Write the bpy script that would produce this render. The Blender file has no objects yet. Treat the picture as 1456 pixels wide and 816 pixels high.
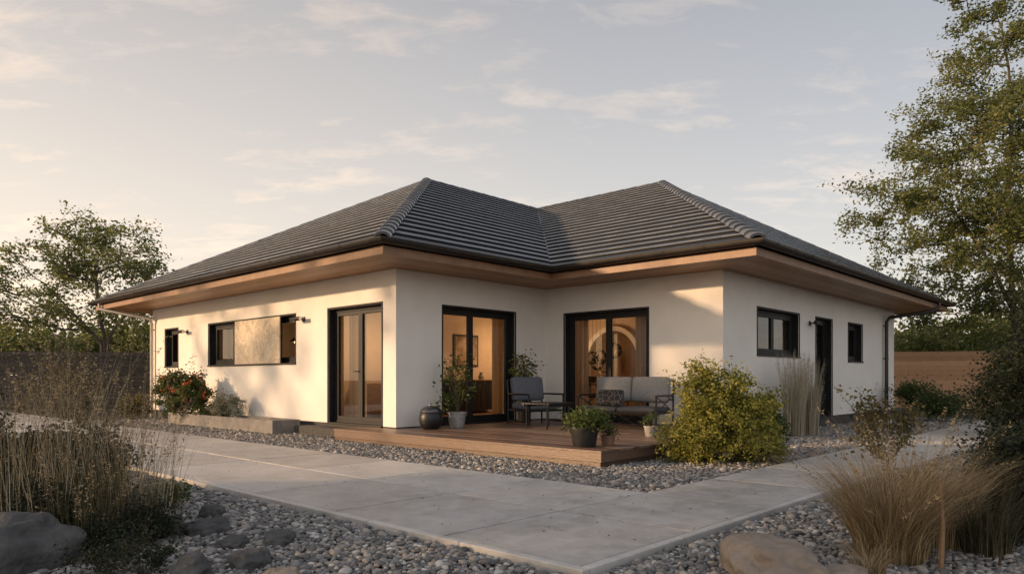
import bpy, math, random
import numpy as np
from mathutils import Vector, Matrix, noise as mnoise
random.seed(7)
RG=np.random.default_rng(11)
H=1.05; F=1010.0
TH=math.radians(47.0); CT,ST=math.cos(TH),math.sin(TH)
AX,AY=-2.045,12.52
def L2W(x,y,z=0.0): return (AX+CT*x-ST*y, AY+ST*x+CT*y, z)
def W(u,v,d): return ((u-728)/F*d, d, H+(539-v)/F*d)
sc=bpy.context.scene
COL=sc.collection
# ---------------------------------------------------------------- materials
def newmat(name):
    m=bpy.data.materials.new(name); m.use_nodes=True
    nt=m.node_tree; b=nt.nodes['Principled BSDF']; return m,nt,b
def N(nt,t,**k):
    n=nt.nodes.new(t)
    for a,v in k.items(): setattr(n,a,v)
    return n
def ramp(nt,stops,interp='LINEAR'):
    r=N(nt,'ShaderNodeValToRGB'); cr=r.color_ramp; cr.interpolation=interp
    while len(cr.elements)>1: cr.elements.remove(cr.elements[-1])
    cr.elements[0].position=stops[0][0]; cr.elements[0].color=(*stops[0][1],1)
    for p,c in stops[1:]:
        e=cr.elements.new(p); e.color=(*c,1)
    return r
def noisy(name,stops,scale=5,rough=.7,metal=0,bump=.0,bscale=60,bdist=.01,detail=6,stretch=None,attr=0.0,spec=.5,rough2=None):
    m,nt,b=newmat(name); Lk=nt.links.new
    tc=N(nt,'ShaderNodeTexCoord'); src=tc.outputs['Object']
    if stretch:
        mp=N(nt,'ShaderNodeMapping'); mp.inputs['Scale'].default_value=stretch; Lk(src,mp.inputs['Vector']); src=mp.outputs[0]
    n=N(nt,'ShaderNodeTexNoise'); n.inputs['Scale'].default_value=scale; n.inputs['Detail'].default_value=detail; n.inputs['Roughness'].default_value=.6
    Lk(src,n.inputs['Vector'])
    fac=n.outputs['Fac']
    if attr>0:
        at=N(nt,'ShaderNodeAttribute'); at.attribute_name='rand'
        mx=N(nt,'ShaderNodeMix'); mx.data_type='FLOAT'; mx.inputs[0].default_value=attr
        Lk(fac,mx.inputs[2]); Lk(at.outputs['Fac'],mx.inputs[3]); fac=mx.outputs[0]
    r=ramp(nt,stops); Lk(fac,r.inputs[0]); Lk(r.outputs[0],b.inputs['Base Color'])
    b.inputs['Roughness'].default_value=rough; b.inputs['Metallic'].default_value=metal
    b.inputs['Specular IOR Level'].default_value=spec
    if rough2 is not None:
        mr=N(nt,'ShaderNodeMapRange'); mr.inputs[3].default_value=rough; mr.inputs[4].default_value=rough2
        Lk(n.outputs['Fac'],mr.inputs[0]); Lk(mr.outputs[0],b.inputs['Roughness'])
    if bump>0:
        n2=N(nt,'ShaderNodeTexNoise'); n2.inputs['Scale'].default_value=bscale; n2.inputs['Detail'].default_value=5
        Lk(src,n2.inputs['Vector'])
        bp=N(nt,'ShaderNodeBump'); bp.inputs['Strength'].default_value=bump; bp.inputs['Distance'].default_value=bdist
        Lk(n2.outputs['Fac'],bp.inputs['Height']); Lk(bp.outputs[0],b.inputs['Normal'])
    return m
def leafmat(name,stops,trans=.35,rough=.5):
    m,nt,b=newmat(name); Lk=nt.links.new
    at=N(nt,'ShaderNodeAttribute'); at.attribute_name='rand'
    r=ramp(nt,stops); Lk(at.outputs['Fac'],r.inputs[0]); Lk(r.outputs[0],b.inputs['Base Color'])
    b.inputs['Roughness'].default_value=rough; b.inputs['Specular IOR Level'].default_value=.3
    t=N(nt,'ShaderNodeBsdfTranslucent'); Lk(r.outputs[0],t.inputs['Color'])
    mx=N(nt,'ShaderNodeMixShader'); mx.inputs[0].default_value=trans
    Lk(b.outputs[0],mx.inputs[1]); Lk(t.outputs[0],mx.inputs[2]); Lk(mx.outputs[0],nt.nodes['Material Output'].inputs[0])
    return m
PLASTER=noisy('plaster',[(.3,(.72,.68,.62)),(.7,(.79,.755,.70))],scale=1.3,rough=.9,bump=.45,bscale=120,bdist=.005,detail=8,spec=.2)
INWALL=noisy('interior_paint',[(.3,(.55,.43,.31)),(.7,(.64,.51,.38))],scale=2,rough=.9)
PLINTH=noisy('plinth_render',[(.3,(.04,.038,.036)),(.7,(.07,.067,.063))],scale=8,rough=.85,bump=.3)
TILE=noisy('roof_tile',[(.15,(.008,.010,.014)),(.5,(.012,.0145,.019)),(.9,(.020,.023,.029))],scale=2.0,rough=.25,attr=.45,rough2=.38,spec=.45)
TEDGE=noisy('roof_tile_highlight_edge',[(.15,(.07,.078,.092)),(.5,(.12,.13,.148)),(.9,(.20,.21,.225))],scale=3.0,rough=.22,attr=.4,rough2=.34,spec=.65)  # highlight along each course nose, painted in as a lighter tile colour
UNDER=noisy('roof_membrane',[(.3,(.006,.006,.007)),(.7,(.010,.010,.011))],rough=.8)
GUTTER=noisy('gutter_metal',[(.3,(.025,.021,.019)),(.7,(.045,.037,.032))],scale=4,rough=.38,metal=.3)
SOFFIT=noisy('soffit_wood',[(.2,(.25,.125,.058)),(.5,(.34,.18,.088)),(.8,(.43,.24,.125))],scale=6,rough=.45,attr=.45,stretch=(1,1,6))
FASCIA=noisy('fascia_wood',[(.2,(.17,.088,.045)),(.8,(.29,.16,.085))],scale=5,rough=.5,bump=.2,bscale=30)
FRAME=noisy('anthracite_frame',[(.3,(.010,.010,.011)),(.7,(.016,.016,.017))],scale=6,rough=.5,spec=.3)
DARKMET=noisy('black_metal',[(.3,(.012,.012,.013)),(.7,(.022,.022,.022))],scale=9,rough=.42,metal=.3)
DECK=noisy('deck_wood',[(.15,(.085,.050,.035)),(.5,(.155,.098,.068)),(.85,(.25,.175,.128))],scale=11,rough=.40,attr=.5,stretch=(7,.5,7),bump=.6,bscale=30,bdist=.004,detail=9)
ROCK=noisy('fieldstone',[(.25,(.04,.04,.04)),(.5,(.07,.069,.068)),(.75,(.125,.12,.112))],scale=5,rough=.85,bump=.9,bscale=22,bdist=.025,detail=9)
ROCKW=noisy('sandy_fieldstone',[(.25,(.17,.135,.105)),(.75,(.34,.275,.215))],scale=5,rough=.85,bump=.8,bscale=22,bdist=.025)
SOIL=noisy('garden_soil',[(.3,(.018,.016,.011)),(.55,(.032,.032,.018)),(.8,(.05,.055,.025))],scale=1.5,rough=.95,bump=.8,bscale=18,bdist=.05)
GBASE=noisy('gravel_bed',[(.3,(.03,.028,.026)),(.7,(.10,.09,.085))],scale=30,rough=.95,bump=.9,bscale=28,bdist=.04)
PEB=noisy('river_pebble',[(.05,(.055,.055,.056)),(.3,(.13,.127,.122)),(.5,(.215,.205,.195)),(.68,(.32,.275,.23)),(.8,(.39,.37,.345)),(.97,(.60,.58,.54))],scale=20,rough=.6,attr=.9)
BARK=noisy('bark',[(.3,(.05,.04,.03)),(.7,(.12,.10,.08))],scale=12,rough=.9,bump=.6,bscale=30,stretch=(1,1,.3))
TWIG=noisy('dark_twig',[(.3,(.035,.027,.02)),(.7,(.08,.06,.045))],scale=12,rough=.9)
PLANT=noisy('planter_concrete',[(.3,(.14,.132,.125)),(.7,(.23,.215,.20))],scale=6,rough=.85,bump=.3)
FENCED=noisy('dark_fence_wood',[(.2,(.022,.016,.013)),(.8,(.055,.04,.032))],scale=5,rough=.7,attr=.5)
FENCEW=noisy('warm_fence_wood',[(.2,(.48,.26,.14)),(.8,(.70,.42,.25))],scale=5,rough=.7,attr=.5)
CUSH=noisy('grey_cushion',[(.3,(.085,.092,.108)),(.7,(.135,.143,.16))],scale=30,rough=.95,bump=.3,bscale=200,bdist=.003)
CUSHD=noisy('charcoal_cushion',[(.3,(.05,.05,.052)),(.7,(.08,.08,.083))],scale=30,rough=.95,bump=.3,bscale=200,bdist=.003)
CUSHL=noisy('soft_grey_cushion',[(.3,(.165,.165,.165)),(.7,(.23,.23,.23))],scale=30,rough=.95,bump=.3,bscale=200,bdist=.003)
CURT=leafmat('curtain_linen',[(0,(.40,.30,.20)),(1,(.56,.43,.30))],trans=.4,rough=.9)
STEEL=noisy('brushed_steel',[(.3,(.45,.45,.45)),(.7,(.6,.6,.6))],rough=.28,metal=1)
TERRA=noisy('terracotta',[(.3,(.16,.09,.06)),(.7,(.26,.15,.10))],rough=.8,scale=9)
POTL=noisy('zinc_pot',[(.3,(.20,.19,.18)),(.7,(.36,.34,.32))],rough=.5,scale=9)
POTB=noisy('black_pot',[(.3,(.012,.013,.014)),(.7,(.025,.026,.028))],rough=.45,scale=9)
INWOOD=noisy('oak_furniture',[(.3,(.18,.10,.05)),(.7,(.30,.175,.095))],rough=.5,scale=6,stretch=(1,1,5))
PIPEW=noisy('pale_pipe',[(.3,(.5,.47,.43)),(.7,(.6,.57,.52))],rough=.4)
def marble():
    m,nt,b=newmat('mottled_shutter_panel'); Lk=nt.links.new
    tc=N(nt,'ShaderNodeTexCoord'); v=N(nt,'ShaderNodeTexNoise'); v.inputs['Scale'].default_value=5; v.inputs['Detail'].default_value=15; v.inputs['Roughness'].default_value=.78; v.inputs['Distortion'].default_value=1.2
    Lk(tc.outputs['Object'],v.inputs['Vector'])
    r=ramp(nt,[(.3,(.28,.215,.145)),(.45,(.46,.37,.26)),(.55,(.60,.50,.37)),(.7,(.78,.68,.52))]); Lk(v.outputs['Fac'],r.inputs[0]); Lk(r.outputs[0],b.inputs['Base Color'])
    b.inputs['Roughness'].default_value=.38
    bp=N(nt,'ShaderNodeBump'); bp.inputs['Distance'].default_value=.008; Lk(v.outputs['Fac'],bp.inputs['Height']); Lk(bp.outputs[0],b.inputs['Normal'])
    return m
PANEL=marble()
def concrete():
    m,nt,b=newmat('paving_concrete'); Lk=nt.links.new
    tc=N(nt,'ShaderNodeTexCoord')
    a=N(nt,'ShaderNodeTexNoise'); a.inputs['Scale'].default_value=1.1; a.inputs['Detail'].default_value=12; a.inputs['Roughness'].default_value=.72
    c=N(nt,'ShaderNodeTexNoise'); c.inputs['Scale'].default_value=5; c.inputs['Detail'].default_value=12; c.inputs['Roughness'].default_value=.75; c.inputs['Distortion'].default_value=.6
    g=N(nt,'ShaderNodeTexNoise'); g.inputs['Scale'].default_value=140; g.inputs['Detail'].default_value=3
    for n in (a,c,g): Lk(tc.outputs['Object'],n.inputs['Vector'])
    at=N(nt,'ShaderNodeAttribute'); at.attribute_name='rand'
    m1=N(nt,'ShaderNodeMath',operation='MULTIPLY_ADD'); Lk(c.outputs['Fac'],m1.inputs[0]); m1.inputs[1].default_value=.75
    m0=N(nt,'ShaderNodeMath',operation='MULTIPLY'); Lk(a.outputs['Fac'],m0.inputs[0]); m0.inputs[1].default_value=.75; Lk(m0.outputs[0],m1.inputs[2])
    m2=N(nt,'ShaderNodeMath',operation='MULTIPLY_ADD'); Lk(at.outputs['Fac'],m2.inputs[0]); m2.inputs[1].default_value=.20; Lk(m1.outputs[0],m2.inputs[2])
    m3=N(nt,'ShaderNodeMath',operation='MULTIPLY_ADD'); Lk(g.outputs['Fac'],m3.inputs[0]); m3.inputs[1].default_value=.16; Lk(m2.outputs[0],m3.inputs[2])
    m4=N(nt,'ShaderNodeMath',operation='SUBTRACT'); Lk(m3.outputs[0],m4.inputs[0]); m4.inputs[1].default_value=.43
    r=ramp(nt,[(.22,(.27,.252,.232)),(.5,(.46,.435,.405)),(.75,(.60,.572,.535))])
    Lk(m4.outputs[0],r.inputs[0]); Lk(r.outputs[0],b.inputs['Base Color'])
    rr=N(nt,'ShaderNodeMapRange'); rr.inputs[3].default_value=.30; rr.inputs[4].default_value=.66; Lk(c.outputs['Fac'],rr.inputs[0]); Lk(rr.outputs[0],b.inputs['Roughness'])
    bp=N(nt,'ShaderNodeBump'); bp.inputs['Strength'].default_value=.3; bp.inputs['Distance'].default_value=.007; Lk(c.outputs['Fac'],bp.inputs['Height']); Lk(bp.outputs[0],b.inputs['Normal'])
    return m
CONC=concrete()
def glassmat():
    m,nt,b=newmat('window_glass'); Lk=nt.links.new
    t=N(nt,'ShaderNodeBsdfTransparent'); t.inputs[0].default_value=(.88,.88,.87,1)
    g=N(nt,'ShaderNodeBsdfGlossy'); g.inputs['Roughness'].default_value=.01
    fr=N(nt,'ShaderNodeFresnel'); fr.inputs[0].default_value=1.5
    mm=N(nt,'ShaderNodeMath',operation='MULTIPLY_ADD'); Lk(fr.outputs[0],mm.inputs[0]); mm.inputs[1].default_value=1.3; mm.inputs[2].default_value=.03
    mx=N(nt,'ShaderNodeMixShader'); Lk(mm.outputs[0],mx.inputs[0]); Lk(t.outputs[0],mx.inputs[1]); Lk(g.outputs[0],mx.inputs[2])
    Lk(mx.outputs[0],nt.nodes['Material Output'].inputs[0]); return m
GLASS=glassmat()
def emis(name,c,s):
    m,nt,b=newmat(name); b.inputs['Base Color'].default_value=(*c,1); b.inputs['Emission Color'].default_value=(*c,1); b.inputs['Emission Strength'].default_value=s; return m
GLOW=emis('lamp_glow',(1,.58,.25),7)
M_TREE=leafmat('tree_leaf',[(0,(.06,.085,.022)),(.5,(.145,.17,.052)),(1,(.31,.30,.115))],trans=.5)
M_SHADE=leafmat('boundary_tree_leaf',[(0,(.03,.045,.012)),(1,(.12,.13,.05))],trans=.3)
M_FAR=leafmat('far_leaf',[(0,(.05,.065,.025)),(.5,(.09,.105,.045)),(1,(.16,.165,.075))],trans=.4)
M_YEL=leafmat('yellow_green_leaf',[(0,(.08,.092,.018)),(.5,(.235,.23,.04)),(1,(.48,.43,.10))],trans=.4)
M_GRN=leafmat('green_leaf',[(0,(.02,.035,.01)),(.5,(.06,.09,.025)),(1,(.13,.16,.05))])
M_MID=leafmat('mid_green_leaf',[(0,(.035,.055,.014)),(.5,(.09,.12,.03)),(1,(.2,.22,.07))],trans=.4)
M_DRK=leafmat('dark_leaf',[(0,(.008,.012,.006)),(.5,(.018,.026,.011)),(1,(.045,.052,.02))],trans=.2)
M_OLI=leafmat('olive_leaf',[(0,(.03,.03,.01)),(.5,(.10,.09,.03)),(1,(.22,.17,.06))])
M_RED=leafmat('orange_bloom',[(0,(.55,.08,.03)),(1,(.85,.24,.07))],trans=.2)
M_WHT=leafmat('pale_leaf',[(0,(.10,.12,.07)),(1,(.45,.43,.33))],trans=.3)
M_TAN=leafmat('straw_grass',[(0,(.12,.085,.04)),(.5,(.31,.225,.12)),(1,(.60,.46,.27))],trans=.3)
M_PALE=leafmat('pale_grass',[(0,(.24,.21,.14)),(.5,(.42,.37,.27)),(1,(.62,.56,.44))],trans=.35)
M_GRS=leafmat('green_grass',[(0,(.022,.026,.012)),(.5,(.065,.062,.03)),(1,(.18,.15,.085))],trans=.3)
# ---------------------------------------------------------------- mesh helpers
def setup(o,parent=None,label=None,cat=None,kind=None,group=None):
    COL.objects.link(o)
    if parent is not None: o.parent=parent
    if label: o["label"]=label
    if cat: o["category"]=cat
    if kind: o["kind"]=kind
    if group: o["group"]=group
    return o
def np_mesh(name,V,Fc,mats,rand=None,smooth=False,midx=None,**k):
    me=bpy.data.meshes.new(name); V=np.asarray(V,dtype=np.float32); Fc=np.asarray(Fc,dtype=np.int32)
    n=len(Fc); kk=Fc.shape[1]
    me.vertices.add(len(V)); me.vertices.foreach_set('co',V.ravel())
    me.loops.add(n*kk); me.loops.foreach_set('vertex_index',Fc.ravel())
    me.polygons.add(n); me.polygons.foreach_set('loop_start',np.arange(0,n*kk,kk,dtype=np.int32))
    me.update(calc_edges=True)
    for m in (mats if isinstance(mats,list) else [mats]): me.materials.append(m)
    if rand is not None:
        a=me.attributes.new('rand','FLOAT','FACE'); a.data.foreach_set('value',np.asarray(rand,dtype=np.float32))
    if midx is not None: me.polygons.foreach_set('material_index',np.asarray(midx,dtype=np.int32))
    me.polygons.foreach_set('use_smooth',np.full(n,bool(smooth)))
    me.validate()
    return setup(bpy.data.objects.new(name,me),**k)
class MB:
    def __init__(s): s.v=[];s.f=[];s.m=[];s.r=[];s.T=None
    def add(s,vs,fs,m=0,r=None):
        b=len(s.v)
        if s.T is not None: vs=[tuple(s.T@Vector(p)) for p in vs]
        s.v+= [tuple(p) for p in vs]
        rr=random.random() if r is None else r
        for f in fs: s.f.append(tuple(i+b for i in f)); s.m.append(m); s.r.append(rr)
    def box(s,x0,x1,y0,y1,z0,z1,m=0,r=None,c=0.0):
        if x1<x0:x0,x1=x1,x0
        if y1<y0:y0,y1=y1,y0
        if z1<z0:z0,z1=z1,z0
        s.add([(x0,y0,z0),(x1,y0,z0),(x1,y1,z0),(x0,y1,z0),(x0,y0,z1),(x1,y0,z1),(x1,y1,z1),(x0,y1,z1)],
              [(0,3,2,1),(4,5,6,7),(0,1,5,4),(1,2,6,5),(2,3,7,6),(3,0,4,7)],m,r)
    def slab(s,x0,x1,y0,y1,z0,z1,b=.006,m=0,r=None):
        s.add([(x0,y0,z0),(x1,y0,z0),(x1,y1,z0),(x0,y1,z0),(x0,y0,z1-b),(x1,y0,z1-b),(x1,y1,z1-b),(x0,y1,z1-b),
               (x0+b,y0+b,z1),(x1-b,y0+b,z1),(x1-b,y1-b,z1),(x0+b,y1-b,z1)],
              [(0,1,5,4),(1,2,6,5),(2,3,7,6),(3,0,4,7),(4,5,9,8),(5,6,10,9),(6,7,11,10),(7,4,8,11),(8,9,10,11)],m,r)
    def tube(s,pts,rad,n=8,m=0,r=None,cap=True):
        pts=[Vector(p) for p in pts]; K=len(pts)
        if not hasattr(rad,'__len__'): rad=[rad]*K
        vs=[];prev=None
        for i,p in enumerate(pts):
            d=(pts[min(i+1,K-1)]-pts[max(i-1,0)]).normalized()
            if prev is None:
                a=d.orthogonal().normalized()
            else:
                a=(prev-d*prev.dot(d)); a=a.normalized() if a.length>1e-6 else d.orthogonal().normalized()
            prev=a; b=d.cross(a)
            for j in range(n):
                t=2*math.pi*j/n; vs.append(p+(a*math.cos(t)+b*math.sin(t))*rad[i])
        fs=[(i*n+j,i*n+(j+1)%n,(i+1)*n+(j+1)%n,(i+1)*n+j) for i in range(K-1) for j in range(n)]
        if cap: fs+=[tuple(range(n-1,-1,-1)),tuple(range((K-1)*n,K*n))]
        s.add(vs,fs,m,r)
    def lathe(s,prof,cx=0,cy=0,n=28,m=0,r=None):
        vs=[(cx+q*math.cos(2*math.pi*j/n),cy+q*math.sin(2*math.pi*j/n),z) for q,z in prof for j in range(n)]
        fs=[(i*n+j,i*n+(j+1)%n,(i+1)*n+(j+1)%n,(i+1)*n+j) for i in range(len(prof)-1) for j in range(n)]
        s.add(vs,fs,m,r)
    def rbox(s,c,h,rad,n=7,puff=0,m=0,r=None,rot=None):
        vs=[];fs=[];idx={}
        def key(i,j,k):
            t=(i,j,k)
            if t not in idx:
                q=Vector((h[0]*(2*i/n-1),h[1]*(2*j/n-1),h[2]*(2*k/n-1)))
                inn=Vector([max(-(h[a]-rad),min(h[a]-rad,q[a])) for a in range(3)])
                d=q-inn
                if d.length>1e-9: d=d.normalized()*rad
                o=inn+d
                if puff:
                    ax=min(range(3),key=lambda a:h[a]); oth=[a for a in range(3) if a!=ax]
                    w=(1-(q[oth[0]]/h[oth[0]])**2)*(1-(q[oth[1]]/h[oth[1]])**2)
                    o[ax]+= puff*w*(1 if q[ax]>0 else -1)*(abs(q[ax])/h[ax])
                if rot is not None: o=rot@o
                idx[t]=len(vs); vs.append((o[0]+c[0],o[1]+c[1],o[2]+c[2]))
            return idx[t]
        for a in range(n):
            for b in range(n):
                for e in (0,n):
                    q=[key(a,b,e),key(a+1,b,e),key(a+1,b+1,e),key(a,b+1,e)]; fs.append(tuple(q if e else q[::-1]))
                    q=[key(a,e,b),key(a+1,e,b),key(a+1,e,b+1),key(a,e,b+1)]; fs.append(tuple(q[::-1] if e else q))
                    q=[key(e,a,b),key(e,a+1,b),key(e,a+1,b+1),key(e,a,b+1)]; fs.append(tuple(q if e else q[::-1]))
        s.add(vs,fs,m,r)
    def obj(s,name,mats,smooth=False,bevel=0,**k):
        me=bpy.data.meshes.new(name); me.from_pydata(s.v,[],s.f)
        for m in (mats if isinstance(mats,list) else [mats]): me.materials.append(m)
        me.polygons.foreach_set('material_index',s.m)
        a=me.attributes.new('rand','FLOAT','FACE'); a.data.foreach_set('value',s.r)
        if smooth:
            me.polygons.foreach_set('use_smooth',[True]*len(me.polygons)); me.set_sharp_from_angle(angle=math.radians(38))
        me.update()
        o=setup(bpy.data.objects.new(name,me),**k)
        if bevel:
            b=o.modifiers.new('bevel','BEVEL'); b.width=bevel; b.segments=2; b.limit_method='ANGLE'
        return o
def empty(name,loc,rz=0,**k):
    o=bpy.data.objects.new(name,None); o.empty_display_size=.3
    o.location=loc; o.rotation_euler=(0,0,rz); return setup(o,**k)
# ---------------------------------------------------------------- sky / light
az=math.atan2(-.972,-.229); EL=math.radians(12)
S=Vector((math.cos(EL)*-.9734,math.cos(EL)*-.2293,math.sin(EL)))
w=bpy.data.worlds.new("World"); sc.world=w; w.use_nodes=True
nt=w.node_tree; Lk=nt.links.new; bg=nt.nodes['Background']; out=nt.nodes['World Output']
sky=N(nt,'ShaderNodeTexSky'); sky.sky_type='NISHITA'; sky.sun_disc=False; sky.sun_elevation=EL; sky.sun_rotation=az%(2*math.pi)
sky.air_density=1.2; sky.dust_density=2.5
Lk(sky.outputs[0],bg.inputs[0]); bg.inputs[1].default_value=.035
tc=N(nt,'ShaderNodeTexCoord'); sp=N(nt,'ShaderNodeSeparateXYZ'); Lk(tc.outputs['Generated'],sp.inputs[0])
rp=ramp(nt,[(0,(.94,.81,.69)),(.07,(.87,.78,.69)),(.2,(.71,.665,.63)),(.34,(.55,.53,.53)),(.48,(.42,.415,.435)),(1,(.31,.33,.38))]); Lk(sp.outputs['Z'],rp.inputs[0])
dt=N(nt,'ShaderNodeVectorMath',operation='DOT_PRODUCT'); Lk(tc.outputs['Generated'],dt.inputs[0]); dt.inputs[1].default_value=(-.85,.25,.1)
mr=N(nt,'ShaderNodeMapRange'); mr.inputs[1].default_value=-.5; mr.inputs[2].default_value=1; mr.inputs[3].default_value=0; mr.inputs[4].default_value=1; Lk(dt.outputs['Value'],mr.inputs[0])
glow=ramp(nt,[(0,(.84,.88,.95)),(.45,(1,1,1)),(1,(1.40,1.24,1.06))]); Lk(mr.outputs[0],glow.inputs[0])
mu=N(nt,'ShaderNodeVectorMath',operation='MULTIPLY'); Lk(rp.outputs[0],mu.inputs[0]); Lk(glow.outputs[0],mu.inputs[1])
mr2=N(nt,'ShaderNodeMapRange'); mr2.inputs[1].default_value=.1; mr2.inputs[2].default_value=-.8; mr2.inputs[3].default_value=1; mr2.inputs[4].default_value=1.7; Lk(sp.outputs['Y'],mr2.inputs[0])
sc2=N(nt,'ShaderNodeVectorMath',operation='SCALE'); Lk(mu.outputs[0],sc2.inputs[0]); Lk(mr2.outputs[0],sc2.inputs['Scale'])
zz=N(nt,'ShaderNodeMath',operation='ADD'); Lk(sp.outputs['Z'],zz.inputs[0]); zz.inputs[1].default_value=.16
dv=N(nt,'ShaderNodeVectorMath',operation='DIVIDE'); Lk(tc.outputs['Generated'],dv.inputs[0])
cb=N(nt,'ShaderNodeCombineXYZ'); [Lk(zz.outputs[0],cb.inputs[i]) for i in range(3)]; Lk(cb.outputs[0],dv.inputs[1])
mp=N(nt,'ShaderNodeMapping'); mp.inputs['Scale'].default_value=(1.0,1.9,0); mp.inputs['Rotation'].default_value=(0,0,.12); mp.inputs['Location'].default_value=(.1,.55,0); Lk(dv.outputs[0],mp.inputs[0])
c1=N(nt,'ShaderNodeTexNoise'); c1.inputs['Scale'].default_value=5.2; c1.inputs['Detail'].default_value=14; c1.inputs['Roughness'].default_value=.64; c1.inputs['Distortion'].default_value=.25; Lk(mp.outputs[0],c1.inputs['Vector'])
c2=N(nt,'ShaderNodeTexNoise'); c2.inputs['Scale'].default_value=1.2; c2.inputs['Detail'].default_value=3; Lk(mp.outputs[0],c2.inputs['Vector'])
cm=N(nt,'ShaderNodeMath',operation='MULTIPLY'); Lk(c1.outputs['Fac'],cm.inputs[0]); Lk(c2.outputs['Fac'],cm.inputs[1])
cr=ramp(nt,[(.255,(0,0,0)),(.31,(.34,.34,.34)),(.41,(.95,.95,.95))]); Lk(cm.outputs[0],cr.inputs[0])
mc=N(nt,'ShaderNodeMix'); mc.data_type='RGBA'; Lk(cr.outputs[0],mc.inputs[0]); Lk(sc2.outputs[0],mc.inputs[6])
cw=N(nt,'ShaderNodeVectorMath',operation='MULTIPLY_ADD'); Lk(sc2.outputs[0],cw.inputs[0]); cw.inputs[1].default_value=(1.08,.98,.88); cw.inputs[2].default_value=(.19,.155,.125); Lk(cw.outputs[0],mc.inputs[7])
bg2=N(nt,'ShaderNodeBackground'); Lk(mc.outputs[2],bg2.inputs[0]); bg2.inputs[1].default_value=.95
ad=N(nt,'ShaderNodeAddShader'); Lk(bg.outputs[0],ad.inputs[0]); Lk(bg2.outputs[0],ad.inputs[1]); Lk(ad.outputs[0],out.inputs[0])
sl=bpy.data.lights.new('sun','SUN'); sl.energy=4.9; sl.angle=math.radians(1.6); sl.color=(1,.65,.37)
so=setup(bpy.data.objects.new('sun',sl)); so.rotation_euler=(-S).to_track_quat('-Z','Y').to_euler()
# ---------------------------------------------------------------- camera
cd=bpy.data.cameras.new('camera'); cd.lens=F/1456*36; cd.sensor_width=36; cd.shift_y=131/1456; cd.clip_end=2000; cd.clip_start=.05
co=setup(bpy.data.objects.new('camera',cd)); co.location=(0,0,H); co.rotation_euler=(math.pi/2,0,0); sc.camera=co
sc.view_settings.view_transform='Standard'; sc.view_settings.look='None'; sc.view_settings.exposure=0
# ---------------------------------------------------------------- ground
g=MB(); g.add([(-600,-200,-.07),(600,-200,-.07),(600,900,-.07),(-600,900,-.07)],[(0,1,2,3)]); g.obj('ground',SOIL,kind='structure')
ORG=(AX,AY,0)
def LE(name,**k): return empty(name,ORG,TH,**k)
def place(o): o.location=ORG; o.rotation_euler=(0,0,TH); return o
g=MB()
def sheet(x0,x1,y0,y1,z): g.add([(x0,y0,z),(x1,y0,z),(x1,y1,z),(x0,y1,z)],[(0,1,2,3)])
sheet(-2.2,15.2,-6.6,-4.1,-.055); sheet(-2.2,.05,-4.1,11.2,-.055)
sheet(-9.5,-4.5,-11,3.5,-.055); sheet(-4.5,5,-11,-7.5,-.055)
place(g.obj('gravel_bed',GBASE,kind='structure'))
g=MB()
X0,X1,Y0,Y1=-4.655,-2.065,-7.665,-6.48
gap=.026
def slab(x0,x1,y0,y1,z1=0.0):
    g.slab(x0+gap/2,x1-gap/2,y0+gap/2,y1-gap/2,-.12,z1+random.uniform(-.0025,.0025),.004)
kw=.07
xm=(X0+kw+X1)/2
ys=[Y0+kw]
while ys[-1]<24: ys.append(ys[-1]+(1.16 if len(ys)==1 else 1.30))
for a,b in zip(ys[:-1],ys[1:]):
    slab(X0+kw,xm,a,b); slab(xm,X1-.0,a,b)
xs=[X1]
while xs[-1]<17: xs.append(xs[-1]+1.30)
for a,b in zip(xs[:-1],xs[1:]): slab(a,b,Y0+kw,ys[1])
y=Y0
while y<24: g.slab(X0,X0+kw-.008,y,y+.992,-.14,.006,.006,0,random.random()*.3+.6); y+=1.0
x=X0+kw
while x<17: g.slab(x,x+.992,Y0,Y0+kw-.008,-.14,.006,.006,0,random.random()*.3+.6); x+=1.0
place(g.obj('paved_path',CONC,kind='structure'))
g=MB(); g.box(X0+.02,X1-.02,Y0+.02,24,-.13,-.03); g.box(X1-.02,17,Y0+.02,ys[1]-.02,-.13,-.031); place(g.obj('path_base',UNDER,kind='structure'))
g=MB(); g.slab(-22,-4.67,9.5,14.5,-.1,-.01,.01); place(g.obj('side_path',CONC,kind='structure'))
# ---------------------------------------------------------------- house
house=LE('house',label="white single-storey bungalow with dark hipped tile roof behind a wooden deck",cat="house")
OV=1.08; WX,WY=4.055,-4.154; DX,EY=14.6,11.1; T=.35
SZ=3.0
def wall_run(mb,a0,a1,ops,fn,z0=.2,z1=3.04):
    br=sorted(set([a0,a1]+[o[0] for o in ops]+[o[1] for o in ops]))
    for p,q in zip(br[:-1],br[1:]):
        z=z0
        for o in sorted(ops,key=lambda o:o[2]):
            if o[0]<=p+1e-6 and o[1]>=q-1e-6:
                if o[2]>z+1e-4: fn(mb,p,q,z,o[2])
                z=o[3]
        if z<z1: fn(mb,p,q,z,z1)
DZ0,DZ1=.2,2.42
ops1=[(.41,2.145,DZ0,DZ1),(3.39,7.49,1.39,2.40),(9.35,10.2,1.39,2.40)]
ops2=[(1.10,3.085,DZ0,DZ1)]
ops3=[(-2.6,-.55,DZ0,DZ1)]
ops4=[(WX+1.427,WX+3.5,1.53,2.43),(WX+4.47,WX+5.5,DZ0,2.43),(WX+6.64,WX+7.7,1.5,2.43)]
mb=MB()
wall_run(mb,0,EY,ops1,lambda m,p,q,a,b:m.box(0,T,p,q,a,b,0,.5))
wall_run(mb,T,WX+T,ops2,lambda m,p,q,a,b:m.box(p,q,0,T,a,b,0,.5))
wall_run(mb,WY,0,ops3,lambda m,p,q,a,b:m.box(WX,WX+T,p,q,a,b,0,.5))
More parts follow.
